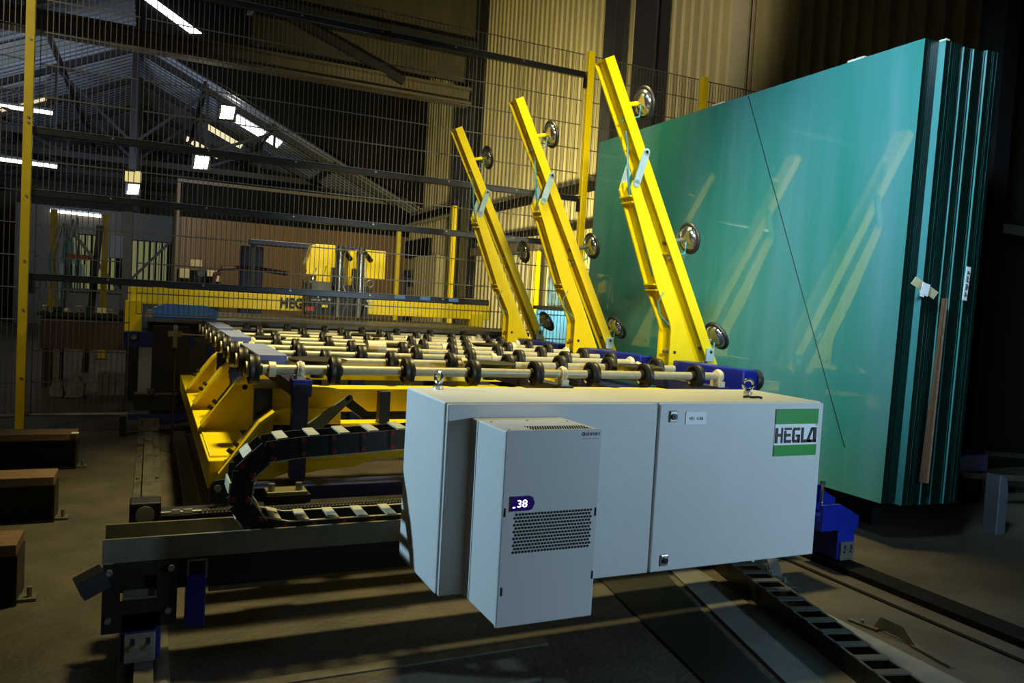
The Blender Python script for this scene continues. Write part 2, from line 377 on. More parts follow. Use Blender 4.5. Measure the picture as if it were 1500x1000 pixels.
strip(-4.3, -2.16, 20.6, 5.03, 'upper bright strip light crossing the yellow post', 5.01, 5.2)
strip(-3.9, -2.04, 20.6, 3.87, 'lower strip light at far left below the upper one', 3.82, 4.55)
strip(-4.6, -3.0, 13, 3.55, 'strip light left of the view, mirrored in the green glass', 3.50, 5.0)
strip(-2.6, -1.36, 24.95, 3.15, 'short dim strip light over the work bench', 3.12, 3.3)

# ================================================================== FLOOR ITEMS
def rail(x0, x1, y0, y1, label, name='floor_rail'):
    xc = (x0+x1)/2; t = thing(name, (xc, (y0+y1)/2, 0), label, 'rail', )
    MB().box(xc-.075, xc+.075, y0, y1, 0, .012).build('base_plate', RAIL, t)
    MB().box(xc-.009, xc+.009, y0, y1, .012, .035).build('web', RAIL, t)
    MB().box(x0, x1, y0, y1, .030, .045).build('railhead', RAIL, t)
    c = MB()
    proto = None
    y = y0+.3
    while y < y1:
        for s in (-1, 1):
            if proto is None: proto = MB().cyl((xc+s*.055, y, .012), (xc+s*.055, y, .026), .012, 6).build('bolt', BOLT, t)
            else:
                q = proto.copy(); COL.objects.link(q); q.location = (xc+s*.055-(xc-.055), y-(y0+.3), 0)
        y += .7
rail(-.012, .042, 1.5, 7.0, 'worn steel floor rail under the left side of the carriage')
tag(MB().box(3.125, 3.265, .8, 7.0, 0, .03).build('floor_rail', GROOVE), 'black floor rail running under the blue wheel box at right', 'rail')
struct(MB().box(2.985, 3.01, .8, 7, .0, .006).build('trim_30', GROOVE))
tag(MB().box(.20, .285, 3.4, 6.85, 0, .05).build('floor_duct', RAIL, bevel=.004), 'pale steel duct bar along the floor beside the left rail', 'duct')
tag(MB().prism([(2.16, 1.1), (2.02, 1.1), (1.98, 1.9), (2.30, 3.0), (2.44, 3.0)], 'z', 0, .008).build('floor_plate', PLATE), 'pale steel floor strip left of the floor cable chain', 'floor plate')
tag(MB().prism([(2.58, 1.2), (2.30, 1.2), (2.52, 2.5), (2.62, 2.5)], 'z', 0, .008).build('floor_plate', PLATE), 'steel floor strip right of the floor cable chain', 'floor plate')
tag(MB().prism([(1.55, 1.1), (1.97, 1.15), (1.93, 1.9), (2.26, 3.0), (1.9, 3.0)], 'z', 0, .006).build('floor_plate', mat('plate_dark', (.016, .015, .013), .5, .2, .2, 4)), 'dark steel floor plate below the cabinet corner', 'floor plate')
for k, (x0, y0, x1, y1, h) in enumerate([(.12, 2.42, 1.35, 2.47, .05), (.2, 2.18, 1.2, 2.20, .04), (.45, 1.78, 1.35, 1.84, .05)]):
    tag(MB().box(x0, x1, y0, y1, 0, .006).build('light_streak', RAIL), ['painted light streak on the floor nearest the front beam', 'thin painted light streak on the floor below the hanging leg', 'painted light streak on the floor nearest the camera below the cooler'][k], 'light streak')  # pale strips paint streaks of light on the floor

# steel supports with timber tops at left
for k, (y, x1, lab) in enumerate([(5.72, -.41, 'farthest timber topped steel support block at left by the yellow post'), (4.46, -.41, 'middle timber topped steel support block at left'), (3.33, -.42, 'nearest timber topped steel support block at the left edge')]):
    t = thing('support_beam', (x1-.6, y+.1, 0), lab, 'support', 'steel supports at left')
    x0 = x1-1.6; zt = .19
    MB().box(x0, x1-.01, y+.09, y+.11, .012, zt).build('web', BLACK, t)
    MB().box(x0, x1, y, y+.2, 0, .012).build('flange', BLACK, t)
    MB().box(x0, x1, y, y+.2, zt-.012, zt).build('flange', BLACK, t)
    MB().box(x1-.012, x1, y, y+.2, .012, zt-.012).build('end_plate', DARK, t)
    MB().box(x1, x1+.06, y+.03, y+.10, 0, .012).build('foot_plate', RAIL, t)
    MB().cyl((x1+.035, y+.06, .012), (x1+.035, y+.06, .05), .010, 6).build('bolt', BOLT, t)
    MB().box(x0, x1-.004, y-.004, y+.2, zt, zt+.045).build('timber_top', WOOD, t, bevel=.004)
tag(MB().box(-.44, -.40, 5.70, 5.75, .236, .24).build('paper_scrap', PAPER), 'small white scrap at the end of the farthest timber block', 'scrap')
# metal brackets on the floor right
t = thing('chain_guide', (2.72, 2.05, 0), 'folded metal guide strap bolted to the floor right of the chain', 'guide')
def strap(t, pts, wd):
    wd *= 1.5
    for k in range(len(pts)-1):
        MB().bar(pts[k], pts[k+1], wd, .006).build('strap', RAIL if k != 2 else PLATE, t)
strap(t, [(2.665, 2.24, .006), (2.69, 2.12, .006)], .018); strap(t, [(2.70, 1.97, .006), (2.675, 1.79, .006)], .018)
b = MB(); b.prism([(2.15, .004), (2.12, .055), (2.11, .06), (2.02, .06), (2.01, .055), (1.95, .004), (2.0, .004), (2.03, .012), (2.09, .012), (2.11, .004)], 'x', 2.695, 2.70); b.build('standing_plate', RAIL, t)
MB().cyl((2.68, 2.19, .006), (2.68, 2.19, .022), .008, 6).build('bolt', BOLT, t)
t = thing('chain_guide', (2.72, 2.75, 0), 'folded metal guide strap on the floor right under the cabinet', 'guide')
strap(t, [(2.80, 2.98, .006), (2.79, 2.92, .07), (2.77, 2.80, .07), (2.75, 2.74, .006), (2.70, 2.60, .006)], .035)
MB().cyl((2.72, 2.66, .006), (2.72, 2.66, .03), .008, 6).build('bolt', BOLT, t)
for dx in (0, .1): MB().cyl((2.68+dx, 2.84-dx*.2, .0), (2.68+dx, 2.84-dx*.2, .075), .012, 8).build('knob', CREAM, t)
# guard post at right
t = thing('guard_post', (4.72, 3.05, 0), 'grey angled sheet metal guard post standing on the floor at right', 'guard post')
MB().prism([(4.725, 3.045), (4.735, 3.055), (4.722, 2.955), (4.705, 2.950)], 'z', 0, .36).build('side_sheet', POSTSHADE, t)
MB().prism([(4.706, 0), (4.785, 0), (4.785, .26), (4.765, .34), (4.735, .36), (4.706, .36)], 'y', 2.945, 2.955).build('front_sheet', POSTLIT, t)

# ================================================================== GLASS STACK
TIL = math.tan(R(1.36))
def sheet(name, x, y0, y1, z0, z1, th, label, cat='glass sheet', group=None):
    b = MB()
    vs = [(x+dx+(z-z0)*TIL, y, z) for z in (z0, z1) for y in (y0, y1) for dx in (0, th)]
    b.add(vs, [(0, 2, 6, 4), (1, 5, 7, 3)]); b.cur = 1
    b.add([vs[i] for i in range(8)], [(0, 4, 5, 1), (2, 3, 7, 6), (4, 6, 7, 5), (0, 1, 3, 2)])
    o = b.build(name, [GLASS, GEDGE]); bmesh_weld(o)
    return tag(o, label, cat, group)
def bmesh_weld(o):
    bm = bmesh.new(); bm.from_mesh(o.data); bmesh.ops.remove_doubles(bm, verts=bm.verts, dist=1e-5); bmesh.ops.recalc_face_normals(bm, faces=bm.faces); bm.to_mesh(o.data); bm.free()
packs = [(3.70, 8, 2.962, .245, 2.80, 'first'), (3.815, 10, 2.922, .235, 2.80, 'second'), (3.9577, 5, 2.915, .235, 2.79, 'third'), (4.0295, 7, 2.907, .235, 2.79, 'fourth'), (4.1298, 8, 2.898, .235, 2.80, 'fifth')]
ORD = ['front', 'second', 'third', 'fourth', 'fifth', 'sixth', 'seventh', 'eighth', 'ninth', 'tenth']
front_sheet = None
for pi, (x, n, y0, z0, z1, nm) in enumerate(packs):
    for k in range(n):
        jit = random.uniform(0, .0016) if k else 0
        lab = ('frontmost large green glass sheet facing the arms, with bright reflections' if (pi == 0 and k == 0) else
               'first sheet of the %s glass pack, its green edge face showing as a strip' % nm if k == 0 else
               'dark edged green glass sheet, %s from the front within the %s pack of the stack' % (ORD[k], nm))
        o = sheet('glass_sheet', x+k*.0142, y0+jit, 6.34+jit-.05*pi, z0, z1+jit, .0139, lab, 'glass sheet', 'sheets of the %s glass pack' % nm if k else None)
        if front_sheet is None: front_sheet = o
# thin dark line across the front sheet and small items
o = MB().bar((3.6985+(2.79-.245)*TIL, 4.335, 2.786), (3.6985+(.506-.245)*TIL, 3.239, .506), .004, .003, (1, 0, 0)).build('dark_line', INK, front_sheet)
o['label'] = 'thin dark line running down the sheet'
for k, (y, lab) in enumerate([(3.37, 'small pale cork pad on the top edge near the front corner'), (4.62, 'small pale cork pad on the top edge further back')]):
    tag(MB().box(3.77, 3.80, y, y+.12, 2.802, 2.815).build('cork_pad', CREAM), lab, 'pad', 'cork pads on the glass')
t = tag(MB().box(3.885, 3.915, 2.93, 2.97, 2.802, 2.814).build('cork_pad', CREAM), 'small pale pad on the top corner of the second pack', 'pad')
t = thing('tape_tag', (3.80, 2.89, 1.44), 'white paper tag on masking tape stuck across the glass edges', 'tag')
b = MB(); b.bar((3.735, 2.896, 1.485), (3.90, 2.880, 1.41), .006, .045, (0, -.3, 1)); b.build('tape', TAPE, t)
b = MB(); b.prism([(3.775, 1.475), (3.835, 1.465), (3.82, 1.40), (3.765, 1.41)], 'y', 2.868, 2.871); b.build('paper', PAPER, t)
b = MB(); b.prism([(3.75, 1.43), (3.79, 1.42), (3.785, 1.395), (3.755, 1.40)], 'y', 2.864, 2.867); b.build('paper', PAPER, t)
t = thing('barcode_label', (4.13, 2.86, 1.5), 'narrow white barcode label stuck on the dark glass edges', 'label')
b = MB(); b.prism([(4.115, 1.585), (4.15, 1.583), (4.135, 1.395), (4.10, 1.397)], 'y', 2.862, 2.866); b.build('paper', PAPER, t)
b = MB()
for k in range(16):
    z = 1.42+k*.009; xo = (z-1.395)*.08
    if k % 5 != 3: b.box(4.108+xo, 4.108+xo+random.choice((.008, .014, .02)), 2.859, 2.8615, z, z+.004)
b.build('barcode_print', INK, t, kind='stuff')
t = thing('cardboard_strip', (3.93, 2.87, .37), 'brown corrugated cardboard edge strip standing between the glass packs', 'cardboard')
b = MB(); b.prism([(3.90, .375), (3.935, .37), (3.975, 1.40), (3.966, 1.40)], 'y', 2.870, 2.890); b.build('sheet', CARD, t)
b = MB(); b.prism([(3.935, .37), (3.950, .37), (3.985, 1.40), (3.975, 1.40)], 'y', 2.868, 2.890); b.build('corrugated_edge', CARDL, t)
# rack that carries the stack
t = thing('glass_rack', (4.4, 4.5, 0), 'dark steel rack carrying the stack of glass, mostly in shadow', 'rack')
for y in (3.5, 4.6, 5.8):
    MB().box(3.66, 4.36, y, y+.14, .17, .235).build('foot_beam', BLACK, t)
    MB().box(4.40, 4.52, y, y+.14, 0, 2.5).build('upright', BLACK, t)
    MB().box(3.7, 3.8, y, y+.14, 0, .17).build('foot', BLACK, t)
MB().box(4.05, 4.15, 3.3, 6.2, .0, .17).build('long_beam', BLACK, t)
# dark machine frame at the far right
t = thing('dark_rack', (5.6, 3.6, 0), 'tall dark storage rack with blue foot beams at the right edge', 'rack')
MB().box(5.30, 5.46, 3.55, 3.7, 0, 6).build('upright', BAND, t)
MB().box(5.46, 6.4, 3.72, 3.85, 0, 6).build('back_panel', BAND, t)
MB().box(5.05, 6.4, 3.62, 3.68, 1.95, 2.02).build('cross_beam', BLACK, t)
MB().prism([(5.0, .26), (5.35, .26), (5.35, .37), (5.1, .37), (5.0, .33)], 'y', 3.45, 3.55).build('blue_bracket', BLUE, t)
MB().bar((5.0, 3.42, .25), (6.38, 3.30, .16), .06, .03).build('foot_bar', RAIL, t)
MB().bar((5.4, 3.6, .36), (6.38, 3.5, .29), .05, .03).build('foot_bar', DARK, t)
MB().bar((5.6, 3.42, .12), (6.38, 3.30, .09), .06, .03).build('foot_bar', DARK, t)
MB().box(5.0, 6.4, 3.7, 3.9, .0, .2).build('base', BLACK, t)
tag(MB().box(4.86, 5.3, 3.9, 4.5, .0, 2.0).build('dark_crate', mat('dark_board', (.005, .0055, .006), .85, 0, .2, 3, spec=.1), bevel=.01), 'black panel crate between the glass stack and the storage rack', 'crate')

# ================================================================== CABINET
cabt = thing('control_cabinet', (1.6, 2.4, .315), 'long pale grey electrical control cabinet with two doors in front of the rollers', 'cabinet')
MB().box(.822, 2.385, 2.212, 2.60, .318, .918).build('body', CAB, cabt, bevel=.006)
for k, (x0, x1) in enumerate([(.828, 1.602), (1.612, 2.383)]):
    MB().box(x0, x1, 2.197, 2.211, .317, .913).build('door', CAB, cabt, bevel=.004)
d2 = [c for c in cabt.children if c.name.startswith('door')][1]
for z in (.868, .357):
    l = MB().box(1.652, 1.684, 2.190, 2.1965, z-.020, z+.020).build('latch', STEEL, d2, bevel=.003)
    MB().cyl((1.668, 2.184, z), (1.668, 2.190, z), .011, 14).box(1.664, 1.672, 2.182, 2.184, z-.006, z+.006).build('latch_insert', BLACK, cabt)
s = MB().box(1.722, 1.812, 2.1945, 2.1968, .838, .884).build('sign_plate', WHITE, d2, bevel=.001)
text('+PE1  +CAB', 1.736, 2.1940, .854, .017, INK, d2, width=.062)
for (x, y, rx) in ((.92, 2.55, 0), (2.20, 2.42, 1)):
    e = MB().cyl((x, y, .918), (x, y, .930), .018, 14).build('eyebolt', CHROME, cabt)
    MB().ring((x, y, .958), (1, .25, 0) if rx == 0 else (.35, 1, 0), .021, .006).build('eye_ring', CHROME, cabt, smooth=True)
tag(MB().tube([(2.08, 2.31, .923), (2.10, 2.305, .925), (2.115, 2.30, .922), (2.13, 2.285, .925), (2.145, 2.28, .923)], .005, 6).build('loose_bolt', DARK), 'small dark bent bolt lying on the cabinet top at right', 'bolt')
lg = MB().box(2.140, 2.355, 2.1945, 2.1968, .712, .892).build('logo_plate', WHITE, cabt)
def slant(x0, x1, z0, z1, m, n):
    MB().box(x0, x1, 2.1925, 2.1945, z0, z1).build(n, m, lg)
slant(2.140, 2.355, .834, .892, GREEN, 'green_bar'); slant(2.140, 2.355, .712, .754, GREEN, 'green_bar')
# logo letters, drawn as polygons  (H E G L A)
ox, oz, hh = 2.143, .762, .058
def letter(polys, x):
    b = MB()
    for p in polys: b.prism([(ox+x+u, oz+v*hh) for u, v in p], 'y', 2.1915, 2.1945)
    return b.build('letter', INK, lg)
rect = lambda a, b_, c, d: [(a, c), (b_, c), (b_, d), (a, d)]
letter([rect(0, .011, 0, 1), rect(.029, .036, 0, 1), rect(.011, .029, .42, .62)], 0)
letter([rect(0, .008, 0, .8), rect(.0, .034, .85, 1.0), rect(.008, .034, .0, .2), rect(.008, .030, .42, .60)], .045)
letter([rect(0, .009, .1, .9), rect(.004, .036, .82, 1), rect(.004, .036, 0, .2), rect(.027, .037, .0, .52), rect(.018, .037, .40, .54)], .086)
letter([rect(0, .010, 0, 1), rect(.010, .032, 0, .2)], .131)
letter([[(0, .0), (.018, .0), (.018, .2), (.008, .2)], [(.005, .0), (.028, 1), (.018, 1), (-.004, .1)], rect(.0, .044, 0, .18), rect(.030, .044, 0, 1), [(.018, 1), (.030, .7), (.034, 1)]], .163)
b = MB(); b.ring((2.350, 2.1940, .829), (0, 1, 0), .0035, .0008, 12, 4); b.build('registered_mark', INK, lg)
# cooling unit
ac = thing('cooling_unit', (1.06, 2.07, .316), 'grey box shaped air cooling unit mounted on the left cabinet door', 'cooling unit')
MB().box(.906, 1.215, 2.145, 2.196, .318, .871).build('back_shell', ACM, ac, bevel=.003)
b = MB(); b.box(.906, 1.215, 1.945, 2.142, .317, .872); b.build('housing', ACM, ac, bevel=.004)
fp = MB().box(.903, 1.217, 1.932, 1.944, .315, .876).build('front_panel', ACM, ac, bevel=.004)
n = 0
b = MB(); b2 = MB()
for r_ in range(12):
    for c_ in range(25):
        x = .945+c_*.0101+(.005 if r_ % 2 else 0); z = .529+r_*.0098
        b.lathe((x, 1.9308, z), (0, 1, 0), [(.0040, 0), (.0040, .0012)], 8)
b.build('grille_holes', HOLE, fp, kind='stuff')
b = MB()
for r_ in range(7):
    for c_ in range(24): b.lathe((1.0+c_*.0082+(.004 if r_ % 2 else 0), 1.955+r_*.0095, .8725), (0, 0, -1), [(.0028, -.0006), (.0028, .0006)], 6)
b.build('top_grille', HOLE, ac, kind='stuff')
pts = [(.930, .648), (.930, .69), (.985, .69), (.996, .686), (1.003, .669), (.996, .652), (.985, .648)]
ds = MB().prism(pts, 'y', 1.926, 1.932).build('display', SCREEN, fp, bevel=.001)
text('38', .948, 1.9255, .659, .030, DIGI, ac, 'display_digits', width=.030)
MB().box(.934, .941, 1.9245, 1.926, .658, .661).build('display_digits', DIGI, ac)
text('SEIFERT', 1.160, 1.9312, .857, .0125, mat('brand_ink', (.03, .05, .12), .5, 0, 0), fp, width=.050)
b = MB(); b.ring((1.152, 1.9315, .8615), (0, 1, 0), .0045, .0013, 12, 4); b.build('brand_mark', INK, fp)
MB().box(1.150, 1.205, 1.9310, 1.932, .8475, .8485).build('brand_line', INK, fp)
for (x, z) in ((.913, .645), (.916, .42), (1.21, .44), (1.208, .63), ): MB().box(x-.002, x+.002, 1.930, 1.932, z-.012, z+.012).build('slot', HOLE, fp)
for (x, y) in ((.93, 2.10), (1.06, 2.12), (1.19, 2.10), (.925, 1.96), (1.19, 1.96)): MB().cyl((x, y, .872), (x, y, .8745), .004, 8).build('screw', BOLT, ac)

# ================================================================== ROLLER TABLE
con = thing('roller_conveyor', (1.7, 5.1, 0), 'roller table with black rubber wheels over a yellow frame on a dark carriage', 'roller table')
XC = [.395, .73, 1.06, 1.38, 1.71, 2.03, 2.35, 2.68]
rows = [3.36+.432*k for k in range(9)]
def wheel_mb(x, y):
    b = MB()
    b.lathe((x-.022, y, .9), (1, 0, 0), [(.026, -.012), (.026, .008), (.046, .010), (.050, .0), (.062, .003), (.062, .018), (.059, .022), (.062, .026), (.062, .041), (.050, .044), (.046, .034), (.026, .036), (.026, .056)], 20)
    return b
axles = []; wp = None
def bearing_mb(x, y):
    b = MB(); b.ring((x, y, .9), (1, 0, 0), .030, .010, 16, 8); b.lathe((x-.015, y, .9), (1, 0, 0), [(.034, 0), (.034, .03)], 16)
    b.box(x-.018, x+.018, y-.04, y+.04, .845, .875); return b
for k, y in enumerate(rows):
    a = MB().cyl((.365, y, .9), (2.86, y, .9), .021, 14).build('roller_axle', AXLE, con, smooth=True); axles.append(a)
    for x0 in (.362, .455): MB().cyl((x0, y, .9), (x0+.028, y, .9), .033, 14).build('collar', CREAM, a, smooth=True)
    for i, x in enumerate(XC):
        xx = x+(.05 if k % 2 and i else 0)
        if wp is None:
            wp = wheel_mb(xx, y).build('wheel', RUB, a, smooth=True); wx, wy = xx, y
        else:
            q = wp.copy(); COL.objects.link(q); q.parent = a; q.location = (xx-wx, y-wy, 0)
bp_ = None
for k, y in enumerate(rows):
    for x in ((.585, 1.86, 2.835) if k % 2 == 0 else (.53, 1.5, 2.60)):
        if bp_ is None:
            bp_ = bearing_mb(x, y).build('bearing_block', CREAM, con, smooth=True); bx, by = x, y; bp_['label'] = 'cream bearing block'
        else:
            q = bp_.copy(); COL.objects.link(q); q.parent = con; q.location = (x-bx, y-by, 0)
MB().cyl((1.20, 4.64, .915), (1.31, 4.64, .915), .050, 16).build('cream_sleeve', CREAM, con)
# suction discs lying between the rows
disc = None
for (x, y) in [(.70, 3.58), (.69, 5.3), (.74, 6.16), (1.50, 4.86), (1.56, 3.58), (2.46, 3.58), (1.56, 6.1), (2.3, 5.3)]:
    if disc is None:
        disc = MB().lathe((x, y, .885), (0, 0, 1), [(.03, -.04), (.04, 0), (.125, .035), (.135, .045), (.120, .048), (.10, .044)], 24).build('suction_disc', RUB, con, smooth=True); dx0 = (x, y)
    else: q = disc.copy(); COL.objects.link(q); q.location = (x-dx0[0], y-dx0[1], 0)
for (y0, y1) in ((3.52, 4.28), (4.88, 5.60), (6.0, 6.9)):
    p = MB().box(.43, .555, y0, y1, .86, .949).build('cover_plate', LAV, con, bevel=.004); p['label'] = 'lavender film covered plate'
# navy bearing rails and legs
for x in (.585, 1.86, 2.835): MB().box(x-.035, x+.035, 3.30, 6.95, .79, .845).build('bearing_rail', NAVY, con)
for (x0, x1, y, z0) in [(.43, .505, 3.56, .60), (.565, .60, 3.66, .60), (.555, .62, 3.32, .44), (.98, 1.03, 3.5, .55), (1.15, 1.22, 3.5, .55), (1.36, 1.45, 3.5, .55), (1.75, 1.85, 3.5, .55), (2.15, 2.25, 3.5, .55), (2.45, 2.6, 3.5, .55), (.42, .48, 4.6, .5), (.42, .48, 5.6, .5), (.42, .48, 6.6, .5), (2.7, 2.8, 4.6, .3), (2.7, 2.8, 6.4, .3)]:
    MB().box(x0, x1, y, y+.06, z0, .79).build('leg', NAVY, con, bevel=.003)
br = MB().box(.548, .63, 3.31, 3.40, .79, .862).build('bracket', BLUE, con, bevel=.003); br['label'] = 'bright blue bearing bracket'
# yellow main frame
MB().box(.24, .44, 3.46, 6.95, .38, .50).build('side_beam', YEL, con, bevel=.005)
MB().box(2.66, 2.86, 3.46, 6.95, .38, .50).build('side_beam', YEL, con, bevel=.005)
for y in (3.62, 5.0, 6.7): MB().box(.44, 2.75, y, y+.14, .68, .79 if y < 4 else .76).build('cross_beam', YEL, con, bevel=.004)
MB().box(.50, 2.75, 3.50, 3.60, .58, .645).build('cross_beam', YEL, con, bevel=.004)
MB().box(.62, 2.7, 3.40, 3.50, .50, .57).build('cross_beam', YEL, con, bevel=.004)
MB().box(.62, 2.7, 4.2, 4.3, .40, .52).build('cross_beam', YEL, con, bevel=.004)
for y in (3.5, 4.2, 5.0, 5.8):
    if y == 3.5: pts = [(.255, .42), (.285, .44), (.44, .655), (.50, .70), (.565, .715), (.80, .715), (.80, .50), (.50, .40)]
    else: pts = [(.235, .50), (.25, .53), (.40, .74), (.44, .775), (.485, .785), (.515, .765), (.53, .70), (.53, .50)]
    g = MB().prism(pts, 'y', y, y+.022).build('gusset_plate', YEL, con)
    n_ = 3 if y == 3.5 else 3
    e = MB()
    for a, c in zip(pts[1:n_], pts[2:n_+1]): e.bar((a[0], y-.025, a[1]+.006), (c[0], y-.025, c[1]+.006), .12, .014, (-.7, 0, .7))
    e.build('edge_flange', YEL, con)
    hx = (.53, .62) if y == 3.5 else (.455, .725)
    MB().cyl((hx[0], y-.002, hx[1]), (hx[0], y+.001, hx[1]), .014, 14).build('hole', HOLE, con)
    for q in (.38, .52):
        px = pts[1][0]+(pts[2][0]-pts[1][0])*q; pz = pts[1][1]+(pts[2][1]-pts[1][1])*q
        MB().cyl((px, y-.03, pz), (px-.028, y-.03, pz+.022), .010, 8).build('bolt', DARK, con)
MB().cyl((.30, 4.45, .53), (.35, 4.45, .56), .025, 10).build('clamp', BLACK, con)
MB().box(.25, .43, 3.52, 4.18, .50, .508).build('top_plate', YEL, con)
# lever, bearing blocks, curved yellow plate
b = MB(); b.prism([(.50, .62), (.62, .66), (.78, .775), (.80, .795), (.815, .79), (.82, .77), (.80, .755), (.66, .615), (.52, .58)], 'y', 3.36, 3.385)
lv = b.build('lever', mat('lever_paint', (.16, .18, .10), .5, 0, .1, 9), con); lv['label'] = 'grey green lever with pivot hole'
MB().cyl((.795, 3.355, .778), (.795, 3.36, .778), .010, 12).build('hole', HOLE, con)
MB().bar((.80, 3.40, .76), (.88, 3.40, .70), .05, .04).build('link_block', DARK, con)
b = MB(); b.prism([(.50, .48), (.50, .52), (1.05, .56), (1.05, .50), (.96, .50), (.85, .46), (.70, .45), (.6, .43)], 'y', 3.42, 3.44); b.build('curved_plate', YEL, con)

# ================================================================== CARRIAGE
car = con
TRO = mat('trough_steel', (.22, .21, .14), .45, .15, .3, 5, col2=(.12, .115, .08))
b = MB(); b.box(-.112, 2.85, 2.65, 2.662, .355, .43); b.box(-.112, 2.85, 2.662, 2.85, .355, .367); b.box(-.112, 2.85, 2.85, 2.862, .367, .421)
b.build('trough_beam', TRO, car)
MB().box(-.08, 2.85, 2.66, 2.84, .255, .354).build('main_beam', BLACK, car)
MB().box(.20, .45, 2.655, 2.70, .235, .25).build('lower_bar', RAIL, car)
MB().box(.02, 3.0, 3.0, 3.12, .33, .40).build('rear_beam', DARK, car)
MB().box(.25, 3.0, 3.22, 3.34, .37, .43).build('rear_beam', NAVY, car)
def wheelbox(xc, m, y=2.66):
    wb = MB().box(xc-.058, xc+.058, y-.03, y+.28, .045, .20).build('wheel_box', m, car, bevel=.004)
    MB().box(xc-.046, xc+.042, y-.045, y-.032, .045, .138).build('scraper_plate', STEEL, car, bevel=.002)
    for dx in (-.022, .022):
        MB().box(xc+dx-.006, xc+dx+.006, y-.0475, y-.0452, .095, .122).build('slot', HOLE, car)
        MB().cyl((xc+dx, y-.058, .094), (xc+dx, y-.045, .094), .010, 6).build('bolt', BOLT, car)
    MB().cyl((xc-.03, y+.12, .105), (xc+.03, y+.12, .105), .062, 20).build('wheel', DARK, car)
wheelbox(.004, NAVY); wheelbox(3.205, BLUE, 2.78)
b = MB(); b.box(-.108, -.058, 2.63, 2.645, .14, .355); b.box(.045, .105, 2.63, 2.645, .15, .355); b.box(-.058, .045, 2.63, 2.645, .315, .355); b.box(-.058, .045, 2.63, 2.645, .14, .235)
b.build('bracket_plate', BLACK, car)
MB().box(-.05, .04, 2.65, 2.70, .24, .265).build('pad', RAIL, car)
for (x, z) in ((-.09, .335), (.085, .335), (-.09, .185), (.08, .20)): MB().cyl((x, 2.615, z), (x, 2.63, z), .010, 6).build('bolt', BOLT, car)
MB().bar((-.17, 2.60, .30), (-.10, 2.62, .33), .06, .06).build('stub_tube', DARK, car)
MB().box(.13, .19, 2.63, 2.69, .13, .30).build('hanging_leg', BLUE, car, bevel=.003)
b = MB(); b.bar((.135, 2.635, .30), (.135, 2.635, .35), .006); b.bar((.135, 2.635, .35), (.19, 2.635, .35), .006); b.bar((.19, 2.635, .35), (.19, 2.635, .29), .006); b.build('wire_clip', STEEL, car)
# blue trough at the right end
b = MB(); b.prism([(3.02, .33), (3.14, .33), (3.27, .265), (3.27, .20), (3.02, .20)], 'y', 2.74, 2.755); b.prism([(3.02, .40), (3.12, .40), (3.30, .31), (3.30, .2), (3.02, .2)], 'y', 2.92, 2.935); b.box(3.02, 3.28, 2.755, 2.92, .20, .25)
b.build('end_trough', BLUE, car)
MB().box(3.0, 3.06, 2.80, 2.86, .33, .42).build('adjuster_post', BLUE, car); MB().cyl((3.05, 2.78, .30), (3.05, 2.78, .44), .007, 8).build('adjuster_bolt', CHROME, car)
MB().cyl((3.05, 2.78, .425), (3.05, 2.78, .445), .014, 6).build('nut', CHROME, car)
# pulley block, tensioner, roller chain, bearing blocks behind the trough
MB().box(-.045, .055, 2.92, 3.02, .375, .470).build('pulley_block', BLACK, car, bevel=.006)
MB().cyl((.005, 2.908, .430), (.005, 2.925, .430), .030, 20).build('pulley_disc', STEEL, car)
MB().cyl((.05, 2.99, .412), (.19, 2.99, .412), .006, 8).build('tension_rod', STEEL, car)
for x in (.09, .13): MB().cyl((x, 2.99, .412), (x+.03, 2.99, .412), .013, 6).build('nut', STEEL, car)
b = MB()
for k in range(58): b.cyl((.19+k*.0135, 2.985, .412), (.19+k*.0135, 2.995, .412), .0048, 6)
b.bar((.18, 2.99, .405), (1.0, 2.99, .405), .012, .003)
b.build('roller_chain', STEEL, car, kind='stuff')
pts = [(.225, .41), (.225, .475), (.24, .495), (.28, .50), (.30, .485), (.30, .41)]
MB().prism(pts, 'y', 3.10, 3.12).build('pivot_plate', BLACK, car); MB().cyl((.252, 3.085, .468), (.252, 3.10, .468), .014, 6).build('bolt', STEEL, car)
pb = MB().box(.43, .585, 3.07, 3.16, .43, .448).build('bearing_cap', mat('olive_cap', (.18, .17, .09), .4, .2, .1, 8), car, bevel=.003)
MB().box(.45, .60, 3.08, 3.15, .38, .43).build('bearing_base', BLACK, car)
for x in (.45, .555): MB().cyl((x, 3.10, .448), (x, 3.10, .476), .014, 6).build('bolt', STEEL, car)
# rear wheel unit at far left
MB().box(-.14, .30, 6.92, 7.02, .13, .18).build('rear_beam', NAVY, car); MB().box(-.10, .22, 6.90, 7.0, .21, .34).build('rear_box', BLACK, car)
MB().box(-.10, .22, 6.90, 7.0, .34, .35).build('rear_box_lid', RAIL, car)
MB().box(-.06, .09, 6.86, 6.9, .05, .15).build('wheel_guard', RAIL, car)
for x in (-.035, .06):
    for z in (.13, .105): MB().cyl((x, 6.855, z), (x, 6.862, z), .008, 6).build('bolt', BLACK, car)
b = MB(); b.tube([(.02+.02*math.sin(k*2.1), 6.9+.03*math.cos(k*1.7), .37+.01*math.sin(k*3)) for k in range(12)], .012, 6); b.build('cable_bundle', RAIL, car)
MB().box(-.2, -.15, 6.92, 7.02, 0, .16).build('foot', DARK, car); MB().box(.02, .3, 6.95, 7.05, .18, .9).build('rear_post', BLACK, car)

